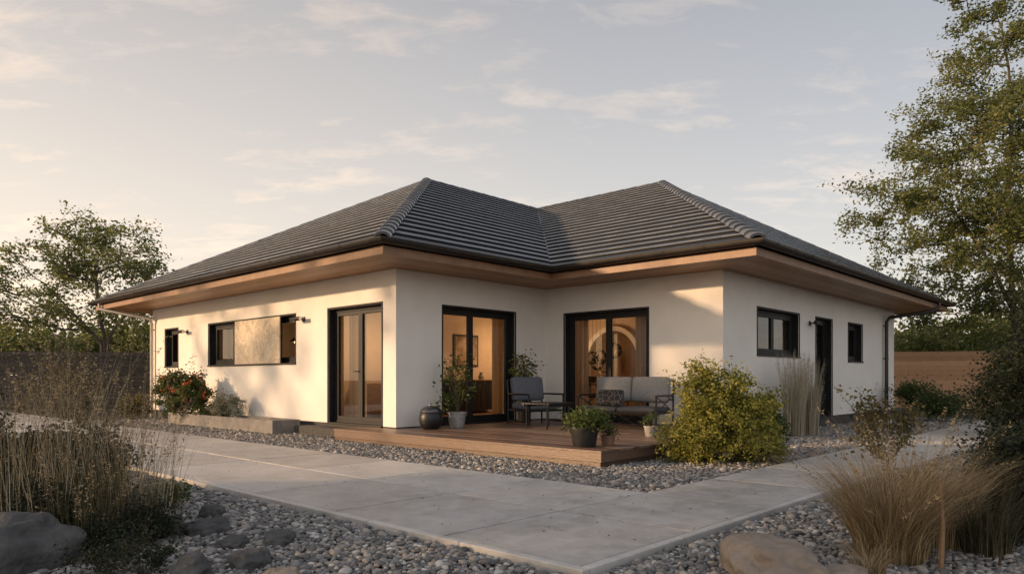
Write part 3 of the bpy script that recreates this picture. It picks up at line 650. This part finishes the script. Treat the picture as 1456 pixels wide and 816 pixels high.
def plant(name,parts,label,cat,base,ells,ncl,npc,cl_r,leaf,mat,seed,trunk=None,r0=.008,rmax=.2,bark=None,flat=.6,shell=.25,droop=0.,extra=None,group=None,wr=.34,sides=5,zmin=-.03,tw=0,up=.1):
    rg=np.random.default_rng(seed)
    root=empty(name,base,0,label=label,cat=cat,group=group); B=np.array(base)
    nodes=[];par=[]
    def addn(p,q): nodes.append(np.array(p,float));par.append(q);return len(nodes)-1
    trunks=trunk or [[tuple(B),tuple(B+np.array([0,0,.15]))]]
    first=addn(trunks[0][0],-1)
    for tr in trunks:
        prev=first
        for i in range(1,len(tr)):
            a=np.array(tr[i-1],float);b=np.array(tr[i],float); m=max(1,int(np.linalg.norm(b-a)/.5))
            for j in range(1,m+1): prev=addn(a+(b-a)*j/m+rg.normal(0,.015,3),prev)
    C=inv_ell(rg,ells,ncl,shell); C=C[C[:,2]>zmin]
    C=C[np.argsort(np.linalg.norm(C-np.array(trunks[0][-1]),axis=1))]
    for c in C:
        A=np.array(nodes); d=np.linalg.norm(A-c,axis=1)+np.maximum(0,A[:,2]-c[2]+.1)*1.6+ .12*np.abs(np.linalg.norm(c-B)-np.linalg.norm(A-B))
        i=int(np.argmin(d)); p=A[i]; ln=np.linalg.norm(c-p); m=max(2,int(ln/.35)+1); prev=i
        for j in range(1,m+1):
            t=j/m; q=p+(c-p)*t; q[2]+= -math.sin(math.pi*t)*ln*.10; q=q+rg.normal(0,.03*ln/m+.003,3)*(1 if j<m else 0); prev=addn(q,prev)
    n=len(nodes); rad=np.zeros(n)
    for i in range(n-1,-1,-1):
        if rad[i]==0: rad[i]=r0**2.3
        if par[i]>=0: rad[par[i]]+=rad[i]+ (r0**2.3)*.05
    rad=np.minimum(rad**(1/2.3),rmax)
    V=[];Fq=[];nn=0
    A=np.array(nodes)-B
    K=len(C); cr=rg.random(K); cs=rg.uniform(.45,1.35,K)
    segs=[(A[par[i]],A[i],min(rad[par[i]],rad[i]*1.35),rad[i]) for i in range(n) if par[i]>=0]
    LCs=[];RD=[]
    if tw:
        for c,s_,q in zip(C-B,cs,cr):
            for _ in range(tw):
                d=rg.normal(0,1,3); d[2]=d[2]*flat+up; d/=np.linalg.norm(d); L=cl_r*s_*rg.uniform(.6,1.15)
                e_=c+d*L; segs.append((c,e_,r0*.6,r0*.3))
                k=npc//tw; t=rg.uniform(.15,1.05,k)[:,None]; LCs.append(c+d*L*t+rg.normal(0,.13*cl_r,(k,3))); RD.append(np.clip(q*.5+rg.random(k)*.5,0,1))
        LC=np.concatenate(LCs)+B; rd=np.concatenate(RD)
    else:
        off=rg.normal(0,1,(K,npc,3))*cl_r*cs[:,None,None]*.55; off[:,:,2]*=flat
        LC=(C[:,None,:]+off).reshape(-1,3); rd=np.clip(np.repeat(cr,npc)*.5+rg.random(K*npc)*.5,0,1)
    for p,q,ra,rb in segs:
        d=q-p; l=np.linalg.norm(d)
        if l<1e-5: continue
        d=d/l; a=np.cross(d,[.3,.5,.81]); a/=np.linalg.norm(a)+1e-9; b=np.cross(d,a)
        sd=sides if rb>r0*.8 else 3
        for (cc,rr) in ((p-d*ra*.2,ra),(q,rb)):
            for j in range(sd):
                t=2*math.pi*j/sd; V.append(cc+(a*math.cos(t)+b*math.sin(t))*rr)
        for j in range(sd): Fq.append((nn+j,nn+(j+1)%sd,nn+sd+(j+1)%sd,nn+sd+j))
        nn+=2*sd
    np_mesh(parts[0],V,Fq,bark or BARK,rand=np.full(len(Fq),.5),smooth=True,parent=root)
    k=LC[:,2]>-.04; LC=LC[k];rd=rd[k]
    V,Fq=leaves_np(LC-B,leaf,rg,droop,wr)
    np_mesh(parts[1],V,Fq,mat,rand=rd,parent=root)
    if extra: extra(root,C-B,rg)
    return root
def ell(u,v,d,ru,rv,rd=None):
    x,y,z=W(u,v,d); k=d/F; return (x,y,z,ru*k,(rd if rd else ru)*k,rv*k)
def g0(u,d,z=-.05): x,y,_=W(u,0,d); return (x,y,z)
b=g0(1440,22)
plant('tree',('trunk','crown'),"tall airy deciduous tree with fine green foliage beside the house","tree",b,
 [ell(1450,90,22,110,95),ell(1420,230,22,145,105),ell(1365,330,22,170,75),ell(1480,350,22,150,120),ell(1265,300,22,75,50),ell(1400,30,22,55,60),ell(1325,165,22,65,50),ell(1300,430,22.5,95,40),ell(1300,230,22,60,40),ell(1400,450,22,100,50)],
 380,165,.72,.115,M_TREE,21,trunk=[[b,W(1442,430,22),W(1432,300,22),W(1440,150,22),W(1425,40,22)],[b,W(1445,450,22),W(1400,360,22.3),W(1350,290,22)],[b,W(1450,440,22),W(1490,320,21.5),W(1500,200,21.5)]],r0=.010,rmax=.14,shell=.15,tw=8,flat=.55,wr=.28)
b=g0(150,25)
plant('tree',('trunk','crown'),"spreading multi-stemmed tree with soft green crown behind the dark fence","tree",b,
 [ell(150,365,25,95,48),ell(218,395,25,52,30),ell(70,385,25,80,45),ell(10,440,25,75,38),ell(130,440,25,100,30),ell(205,440,25,45,24),ell(130,335,25,55,20),ell(-30,410,25,60,40)],
 150,95,.75,.125,M_TREE,22,trunk=[[b,W(150,500,25),W(140,430,25),W(135,370,25)],[b,W(155,480,25),W(190,430,25),W(215,395,25)],[b,W(145,490,25),W(90,430,25),W(60,400,25)]],r0=.013,rmax=.10,shell=.1,tw=7,flat=.45,wr=.28)
for (px,py,hz,rr,sd,nc,npc) in ((-21,12.8,5.0,2.3,23,45,40),(-18,7.9,5.9,1.6,24,34,50),(-15,-1.8,4.3,2.4,25,100,70),(-17,1.9,4.2,2.5,26,100,70)):
    plant('tree',('trunk','crown'),"leafy deciduous tree standing at the garden boundary","tree",(px,py,-.05),[(px,py,hz,rr,rr,rr*.85)],nc,npc,.6,.16,M_SHADE,sd,trunk=[[(px,py,-.05),(px+.1,py,hz*.5),(px,py+.1,hz)]],r0=.012,rmax=.12,shell=.1,tw=5,flat=.8)
def mass(name,label,e,n,leaf,mat,seed,npc=40,clr=.8):
    rg=np.random.default_rng(seed); C=inv_ell(rg,e,n,.3); cr=rg.random(len(C))
    LC=(C[:,None,:]+rg.normal(0,1,(len(C),npc,3))*clr*.5).reshape(-1,3); rd=np.clip(np.repeat(cr,npc)*.5+rg.random(len(LC))*.5,0,1); k=LC[:,2]>-.06; LC=LC[k];rd=rd[k]
    V,Fq=leaves_np(LC,leaf,rg); return np_mesh(name,V,Fq,mat,rand=rd,kind='stuff',label=label)
mass('distant_woodland',"distant green woodland band behind the garden fences",[ell(u,515+10*math.sin(u),60,70,32+10*math.sin(u*.7),50) for u in range(-300,1900,70)],1300,.5,M_FAR,5,60,2.2)
def hedge(name,label,e,n,leaf,mat,seed,npc=60,clr=.5,**k):
    c=np.mean([q[:3] for q in e],0); b=(c[0],c[1],-.05); return plant(name,('stem','foliage'),label,"hedge" if 'hedge' in name else "shrub",b,e,n,npc,clr,leaf,mat,seed,bark=TWIG,rmax=.04 if 'hedge' in name else .02,zmin=.05,**k)
hedge('hedge',"dense green hedge growing behind the dark slatted fence",[ell(40,490,29,60,25),ell(-60,485,29,70,30),ell(120,495,29,60,20),ell(200,490,29,50,30)],120,.16,M_TREE,31,90,.8)
hedge('hedge',"dark green hedge growing behind the pale wooden fence",[ell(1330,490,28,50,28),ell(1400,480,28,50,35),ell(1480,480,28,60,40),ell(1290,495,28,30,25)],120,.16,M_TREE,32,90,.8)
hedge('shrub',"dark evergreen shrub beside the end of the house",[ell(1300,560,19,20,20),ell(1340,575,18,30,16)],60,.06,M_GRN,33,110,.35)
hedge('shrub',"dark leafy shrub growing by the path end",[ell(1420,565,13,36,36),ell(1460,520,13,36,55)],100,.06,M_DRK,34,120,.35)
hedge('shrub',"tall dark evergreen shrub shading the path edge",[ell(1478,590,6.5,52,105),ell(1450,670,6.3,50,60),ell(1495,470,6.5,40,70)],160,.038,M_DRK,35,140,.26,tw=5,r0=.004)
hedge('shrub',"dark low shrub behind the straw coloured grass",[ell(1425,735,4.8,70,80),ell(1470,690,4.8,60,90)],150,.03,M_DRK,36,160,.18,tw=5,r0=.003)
hedge('shrub',"low yellow green ground shrub beside the boulder",[ell(1420,806,4.1,85,20)],60,.022,M_OLI,37,110,.10)
b=g0(1260,8.2); plant('shrub',('stem','foliage'),"sparse yellowing leafy stems above the straw grass","shrub",b,[ell(1255,615,8.2,40,36),ell(1230,580,8.2,30,16),ell(1290,590,8.2,24,16)],50,34,.24,.045,M_OLI,38,bark=TWIG,rmax=.012,r0=.003,tw=4,up=.6)
b=L2W(.95,-5.7,-.05)
plant('shrub',('stem','foliage'),"large yellow green leafy shrub beside the deck","shrub",b,
 [ell(1025,617,9.3,76,40),ell(1005,575,9.3,42,32),ell(1050,590,9.4,50,38),ell(975,635,9.1,28,18),ell(1085,630,9.3,32,25),ell(995,540,9.3,22,20),ell(1035,548,9.3,22,18)],
 180,130,.27,.054,M_YEL,41,bark=TWIG,rmax=.02,r0=.004,shell=.15,droop=.35,tw=7,wr=.24,flat=.7,up=.3)
b=L2W(2.3,-5.55,-.05); plant('shrub',('stem','foliage'),"dark green rounded shrub beside the yellow green one","shrub",b,[(b[0],b[1],.36,.40,.42,.42)],80,100,.24,.05,M_GRN,42,bark=TWIG,rmax=.02,r0=.004,tw=6,up=.3)
def blooms(mat,n,s):
    def fn(root,C,rg):
        k=rg.choice(len(C),min(n,len(C)),replace=False); c=C[k]
        c=c*1.06+rg.normal(0,.05,c.shape); P=(c[:,None,:]+rg.normal(0,1,(len(c),20,3))*s).reshape(-1,3)
        V,Fq=leaves_np(P,s*1.4,rg,0,.5); np_mesh('bloom',V,Fq,mat,rand=rg.random(len(Fq)),parent=root)
    return fn
x,y,_=L2W(-.8,7.1); plant('rose_shrub',('stem','foliage'),"green shrub with orange red blooms in the concrete planter","shrub",(x,y,.17),[(x,y,.70,.66,.44,.44),(x-.15,y,.95,.42,.3,.28)],120,90,.22,.06,M_MID,43,bark=TWIG,rmax=.02,r0=.004,extra=blooms(M_RED,60,.034),tw=5,up=.3)
x,y,_=L2W(-.5,5.4); plant('shrub',('stem','foliage'),"small pale flowering shrub in the concrete planter","shrub",(x,y,.17),[(x,y,.46,.38,.3,.26)],50,60,.18,.035,M_WHT,44,bark=TWIG,rmax=.012,r0=.003,tw=5,up=.3)
x,y,_=L2W(-.5,6.3); plant('shrub',('stem','foliage'),"low green shrub in the concrete planter","shrub",(x,y,.17),[(x,y,.36,.35,.28,.16)],50,60,.14,.035,M_MID,45,bark=TWIG,rmax=.012,r0=.003,tw=5)
x,y,_=L2W(-.7,10.6); plant('shrub',('stem','foliage'),"green shrub at the corner of the white wall","shrub",(x,y,-.05),[(x,y,.35,.5,.5,.3)],50,60,.2,.05,M_OLI,46,bark=TWIG,rmax=.012,r0=.003,tw=4)
# grasses
def grass(name,label,base,n,R,Hh,lean,wd,mat,seed,plume=0,up=.0,segs=6,group=None,pm=None,hmin=.45):
    rg=np.random.default_rng(seed)
    a=rg.uniform(0,6.283,n); rr=R*np.sqrt(rg.random(n)); bx=np.cos(a)*rr;by=np.sin(a)*rr
    a2=a+rg.normal(0,.6,n); h=Hh*rg.uniform(hmin,1.05,n); ln=lean*h*rg.uniform(.2,1.2,n)*(1-up)
    t=np.linspace(0,1,segs)[None,:]
    x=bx[:,None]+np.cos(a2)[:,None]*ln[:,None]*t**2.0; y=by[:,None]+np.sin(a2)[:,None]*ln[:,None]*t**2.0
    z=h[:,None]*(t-.22*lean*t**3)
    p=np.stack([x,y,z],2); wv=(wd*(1-t*.93))[...,None]; an=rg.uniform(0,6.283,n); sd=np.stack([np.cos(an),np.sin(an),np.zeros(n)],1)[:,None,:]
    V=np.stack([p-sd*wv/2,p+sd*wv/2],2).reshape(-1,3)
    Fq=np.array([(2*i,2*i+1,2*i+3,2*i+2) for i in range(segs-1)]); FF=(Fq[None]+(np.arange(n)*segs*2)[:,None,None]).reshape(-1,4)
    rd=np.repeat(rg.random(n),segs-1)
    root=empty(name,base,0,label=label,cat="grass",group=group)
    np_mesh('blade',V,FF,mat,rand=rd,smooth=False,parent=root)
    if plume:
        k=rg.choice(n,plume,replace=False); tips=p[k,-1,:]; d=p[k,-1,:]-p[k,-2,:]; d/=np.linalg.norm(d,axis=1)[:,None]
        q=(tips[:,None,:]-d[:,None,:]*rg.uniform(0,.18,(plume,24))[...,None]+rg.normal(0,.005,(plume,24,3))).reshape(-1,3)
        V,Fq=leaves_np(q,.02,rg,0,.18); np_mesh('seed_head',V,Fq,pm or M_TAN,rand=rg.random(len(Fq)),parent=root)
    return root
GT="ornamental grass tufts"
grass('ornamental_grass',"dense clump of arching straw coloured grass beside the path",g0(1265,4.3),2600,.19,.82,.80,.0048,M_TAN,51,plume=40,group=GT,hmin=.4)
grass('ornamental_grass',"upright dry stems rising from the straw coloured grass",g0(1285,4.35),170,.22,1.0,.40,.0044,M_TAN,57,plume=35,group=GT,hmin=.7)
grass('ornamental_grass',"arching straw coloured grass clump in the shrubbery",g0(1335,4.6),1100,.15,.74,.6,.005,M_TAN,52,group=GT)
grass('ornamental_grass',"small dry grass tuft beside the tan boulder",g0(1235,3.9),260,.08,.30,.9,.004,M_TAN,53,group=GT)
grass('ornamental_grass',"green and tan grass clump at the shrub edge",g0(1400,4.4),500,.14,.62,.6,.005,M_GRS,56,group=GT)
grass('ornamental_grass',"tall feathery pale grass by the white wall",L2W(5.75,-4.75,-.05),650,.2,1.62,.12,.010,M_PALE,54,plume=190,group=GT,pm=M_PALE)
grass('ornamental_grass',"tall feathery pale grass by the side door",L2W(6.3,-4.8,-.05),650,.2,1.5,.14,.010,M_PALE,55,plume=190,group=GT,pm=M_PALE)
for (u,d,hh,mt,sd,nn) in ((150,5.0,1.35,M_GRS,61,110),(95,5.4,1.55,M_PALE,62,60),(45,5.0,1.4,M_TAN,63,90),(200,5.1,1.2,M_PALE,64,60),(170,4.6,.85,M_GRS,65,150),(20,5.8,1.55,M_TAN,66,60),(120,4.4,.7,M_GRS,67,160),(215,5.4,1.0,M_TAN,68,60),(130,5.0,1.55,M_TAN,69,70),(60,4.7,1.25,M_PALE,70,50),(185,4.9,1.35,M_TAN,71,50),(5,4.8,1.3,M_TAN,72,60)):
    grass('ornamental_grass',"tall thin wispy meadow grass in the dark shrubbery",g0(u,d),nn,.22,hh,.28,.0042,mt,sd,plume=min(26,nn//3),group=GT,hmin=.6)
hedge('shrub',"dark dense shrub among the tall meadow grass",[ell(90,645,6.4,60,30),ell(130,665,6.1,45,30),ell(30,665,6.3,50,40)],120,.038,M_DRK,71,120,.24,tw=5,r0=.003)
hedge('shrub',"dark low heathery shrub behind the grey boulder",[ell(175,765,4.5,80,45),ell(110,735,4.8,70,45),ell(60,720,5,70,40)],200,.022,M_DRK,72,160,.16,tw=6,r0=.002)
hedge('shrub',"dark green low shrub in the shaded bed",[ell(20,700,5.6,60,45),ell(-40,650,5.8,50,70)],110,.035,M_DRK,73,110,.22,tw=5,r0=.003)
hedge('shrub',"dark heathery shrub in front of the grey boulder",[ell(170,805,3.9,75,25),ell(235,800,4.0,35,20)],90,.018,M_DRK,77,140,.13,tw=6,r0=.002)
hedge('shrub',"brownish small shrub with thin upright twigs",[ell(110,560,6.8,38,50),ell(70,560,7.0,40,40),ell(140,600,6.8,30,30)],60,.03,M_OLI,74,24,.26,tw=4,r0=.003,up=.5)
hedge('shrub',"small bright green plant at the gravel edge",[ell(235,705,5.9,24,17)],30,.03,M_MID,75,70,.09)
rg=np.random.default_rng(81)
n=9000; gx=rg.uniform(-9.5,-5.0,n)*1.0; gy=rg.uniform(-4,9,n); 
mx=-6.3+.55*np.sin(gy*.9)+np.where(gy>2,1.2,0); k=(gx<mx); gx=gx[k];gy=gy[k]; P=np.stack([AX+CT*gx-ST*gy,AY+ST*gx+CT*gy,rg.uniform(-.05,.06,len(gx))],1)
P=np.repeat(P,4,0)+rg.normal(0,.05,(len(P)*4,3)); P[:,2]=np.abs(P[:,2])-.05
V,Fq=leaves_np(P,.045,rg); np_mesh('ground_cover',V,Fq,M_DRK,rand=rg.random(len(Fq)),kind='stuff',label="dark creeping ground cover plants in the bed")
n=260; gx=rg.uniform(-4.6,-2.1,n); gy=rg.uniform(-7.6,8,n); m_=rg.random(n)<.3; gx=np.where(m_,rg.uniform(-4,6,n),gx); gy=np.where(m_,rg.uniform(-7.6,-6.6,n),gy)
P=np.stack([AX+CT*gx-ST*gy,AY+ST*gx+CT*gy,np.full(n,.008)],1)
a=np.stack([rg.normal(0,1,n),rg.normal(0,1,n),np.zeros(n)],1); a/=np.linalg.norm(a,axis=1)[:,None]; b=np.stack([-a[:,1],a[:,0],np.zeros(n)],1); L=rg.uniform(.012,.032,n)[:,None]; up_=np.array([0,0,.006])
V=np.stack([P,P+a*L*.5+b*L*.35+up_,P+a*L,P+a*L*.5-b*L*.35+up_*.6],1).reshape(-1,3)
np_mesh('fallen_leaves',V,np.arange(4*n).reshape(-1,4),M_OLI,rand=rg.random(n),kind='stuff',label="small dry fallen leaves scattered over the paving")
# ---------------------------------------------------------------- fences
def fence(a,b,zt,mat,label,gap_,sw,posts=2.0):
    a=Vector(a);b=Vector(b);d=b-a;Ln=d.length; r=empty('fence',a,math.atan2(d.y,d.x),label=label,cat="fence")
    m=MB(); z=.05
    while z<zt: m.box(0,Ln,0,.02,z,z+sw); z+=sw+gap_
    m.obj('slat',mat,parent=r)
    x=0
    while x<Ln:
        m=MB(); m.box(x,x+.08,.021,.10,-.07,zt+.03); m.obj('post',mat,parent=r); x+=posts
fence((-24,21.5,0),(-8.5,25,0),1.95,FENCED,"dark brown horizontal slat fence behind the garden",.018,.11)
fence((12.5,25.5,0),(24,21.5,0),1.95,FENCEW,"warm reddish timber board fence beside the garden",.004,.16)
# ---------------------------------------------------------------- terrace things
DZ=.182
def top(name,x,y,rz,label,cat,z=DZ):
    wx,wy,_=L2W(x,y); return empty(name,(wx,wy,z),TH+rz,label=label,cat=cat)
def armchair(x,y,rz,wd,label,seatm,backm,name='armchair',nb=1,sth=.065,tilt=-9):
    r=top(name,x,y,rz,label,"chair" if nb==1 else "sofa"); h=wd/2
    m=MB(); t=.018
    for sx in (-h,h):
        m.tube([(sx,-.36,0),(sx,-.36,.58)],t,8); m.tube([(sx,-.36,.58),(sx,.36,.58)],t,8); m.tube([(sx,.36,0),(sx,.36,.58),(sx,.40,.84)],t,8); m.tube([(sx,-.34,.27),(sx,.35,.27)],t,8); m.tube([(sx,-.34,.06),(sx,.35,.06)],t*.8,8)
        if nb==2: m.tube([(sx,-.35,.28),(sx,.35,.57)],.008,6); m.tube([(sx,-.35,.57),(sx,.35,.28)],.008,6)
    if nb==2:
        for q in range(4):
            x0=-h+wd*q/4; m.tube([(x0,-.345,.06),(x0+wd/4,-.345,.26)],.007,6); m.tube([(x0,-.345,.26),(x0+wd/4,-.345,.06)],.007,6)
        m.tube([(-h,-.345,.06),(h,-.345,.06)],.010,6)
    m.tube([(-h,-.34,.27),(h,-.34,.27)],t,8);m.tube([(-h,.35,.27),(h,.35,.27)],t,8);m.tube([(-h,.40,.84),(h,.40,.84)],t,8);m.tube([(-h,.36,.5),(h,.36,.5)],t*.8,8)
    n_=max(3,int(wd/.14))
    for q in range(1,n_): xx=-h+wd*q/n_; m.tube([(xx,-.34,.275),(xx,.35,.275)],.007,6)
    m.obj('frame',DARKMET,parent=r,smooth=True)
    cw=(wd-.06)/nb
    s=MB();b_=MB()
    for i in range(nb):
        cx=-h+.03+cw*(i+.5)
        s.rbox((cx,-.03,.285+sth),(cw/2-.004,.34,sth),min(.05,sth*.9),n=10,puff=.015)
        b_.rbox((cx,.29,.68),(cw/2-.004,.07,.235),.06,n=10,puff=.03,rot=Matrix.Rotation(math.radians(tilt),3,'X'))
    s.obj('seat_cushion',seatm,parent=r,smooth=True); b_.obj('back_cushion',backm,parent=r,smooth=True)
    return r
armchair(2.65,-.95,-.25,.80,"boxy dark metal armchair with blue grey cushions on the deck",CUSH,CUSH)
armchair(3.10,-2.72,R90+.12,1.55,"open frame dark metal sofa with soft grey back cushions",CUSHD,CUSHL,name='garden_sofa',nb=2,sth=.045)
def patt():
    m,nt,b=newmat('patterned_cushion'); Lk=nt.links.new
    tc=N(nt,'ShaderNodeTexCoord'); wv=N(nt,'ShaderNodeTexVoronoi'); wv.feature='DISTANCE_TO_EDGE'; wv.inputs['Scale'].default_value=11; Lk(tc.outputs['Object'],wv.inputs[0])
    r=ramp(nt,[(.0,(.26,.22,.17)),(.04,(.02,.02,.022))]); Lk(wv.outputs[0],r.inputs[0]); Lk(r.outputs[0],b.inputs['Base Color']); b.inputs['Roughness'].default_value=.9; return m
PT=patt()
r=top('throw_cushion',2.86,-2.55,R90+.12,"black cushion with pale leaf pattern leaning on the sofa","cushion",z=DZ+.385)
m=MB(); m.rbox((0,0,.15),(.27,.055,.15),.05,n=8,puff=.03,rot=Matrix.Rotation(math.radians(-20),3,'X')); m.obj('cushion_cover',PT,parent=r,smooth=True)
r=top('coffee_table',1.95,-1.85,0.1,"low dark metal coffee table with slatted top on the deck","table")
for a in (-.34,.34):
    for b_ in (-.22,.22): m=MB(); m.tube([(a,b_,0),(a,b_,.42)],.015,8); m.obj('leg',DARKMET,parent=r,smooth=True)
m=MB()
for q in range(8): m.box(-.40,.40,-.30+q*.075,-.30+q*.075+.067,.425,.455)
m.box(-.38,.38,-.27,-.25,.385,.424);m.box(-.38,.38,.25,.27,.385,.424)
m.obj('table_top',DARKMET,parent=r,bevel=.003)
def pot(x,y,r0,h,mat,label,ells,ncl,npc,cr,leaf,lm,seed,prof=None,name='potted_plant',z=DZ):
    wx,wy,_=L2W(x,y); r=empty(name,(wx,wy,z),0,label=label,cat="potted plant")
    m=MB(); pr=prof or [(.001,0),(r0*.74,0),(r0*.78,.01),(r0*.97,h*.9),(r0*1.05,h*.9),(r0*1.05,h),(r0*.95,h),(r0*.9,h*.88),(.001,h*.87)]
    m.lathe(pr); m.obj('pot',mat,parent=r,smooth=True)
    rg=np.random.default_rng(seed); e=[(a,b,c+h,d,e_,f) for a,b,c,d,e_,f in ells]; C=inv_ell(rg,e,ncl,.3)
    s=MB()
    for c in C[:min(len(C),45)]:
        mid=(c[0]*.35,c[1]*.35,h+(c[2]-h)*.55); s.tube([(c[0]*.05,c[1]*.05,h*.86),mid,tuple(c)],[.005,.004,.002],5,cap=False)
    s.obj('stem',M_GRS,parent=r)
    LC=(C[:,None,:]+rg.normal(0,1,(len(C),npc,3))*cr*.5).reshape(-1,3); rd=np.clip(np.repeat(rg.random(len(C)),npc)*.5+rg.random(len(LC))*.5,0,1)
    V,Fq=leaves_np(LC,leaf,rg,.2,.26); np_mesh('foliage',V,Fq,lm,rand=rd,parent=r)
pot(.95,-.55,.17,.28,POTL,"tall sparse leafy plant in a grey zinc pot by the door",[(0,0,.45,.30,.30,.38),(0,0,.8,.26,.26,.28),(-.2,0,.15,.22,.22,.12)],44,9,.17,.08,M_MID,91)
pot(3.05,-.30,.16,.75,POTB,"green plant in a tall black pot behind the armchair",[(0,0,.35,.28,.2,.28)],30,10,.14,.08,M_MID,92)
pot(-.40,-4.45,.19,.26,POTB,"herbs in a black round pot at the deck edge",[(0,0,.08,.30,.30,.09)],50,26,.11,.055,M_MID,93)
pot(-.02,-4.55,.10,.13,TERRA,"small plant in a brown clay pot on the deck",[(0,0,.08,.12,.12,.07)],16,18,.06,.035,M_GRN,94)
pot(1.6,-4.2,.11,.16,POTL,"small zinc pot with green plant beside the sofa",[(0,0,.08,.12,.12,.08)],18,18,.06,.035,M_GRN,95)
r=top('kettle_pot',.38,-.50,0,"black rounded metal pot with a domed lid by the wall","pot")
m=MB(); m.lathe([(.001,.0),(.13,.0),(.17,.03),(.205,.12),(.21,.20),(.195,.27),(.185,.285),(.001,.285)]); m.obj('body',DARKMET,parent=r,smooth=True)
m=MB(); m.lathe([(.19,.286),(.195,.30),(.175,.345),(.12,.385),(.05,.405),(.001,.41)]); m.tube([(-.04,0,.40),(-.04,0,.435),(.04,0,.435),(.04,0,.40)],.008,8); m.obj('lid',noisy('dark_steel_lid',[(.3,(.10,.10,.10)),(.7,(.18,.18,.18))],rough=.3,metal=.9),parent=r,smooth=True)
x,y,_=g0(1338,4.05); r=empty('wooden_stake',(x,y,-.05),0,label="thin weathered wooden stake standing in the grass",cat="stake")
m=MB(); m.tube([(0,0,0),(.01,0,.25),(-.005,0,.52)],[.014,.013,.010],8); m.obj('shaft',INWOOD,parent=r,smooth=True)
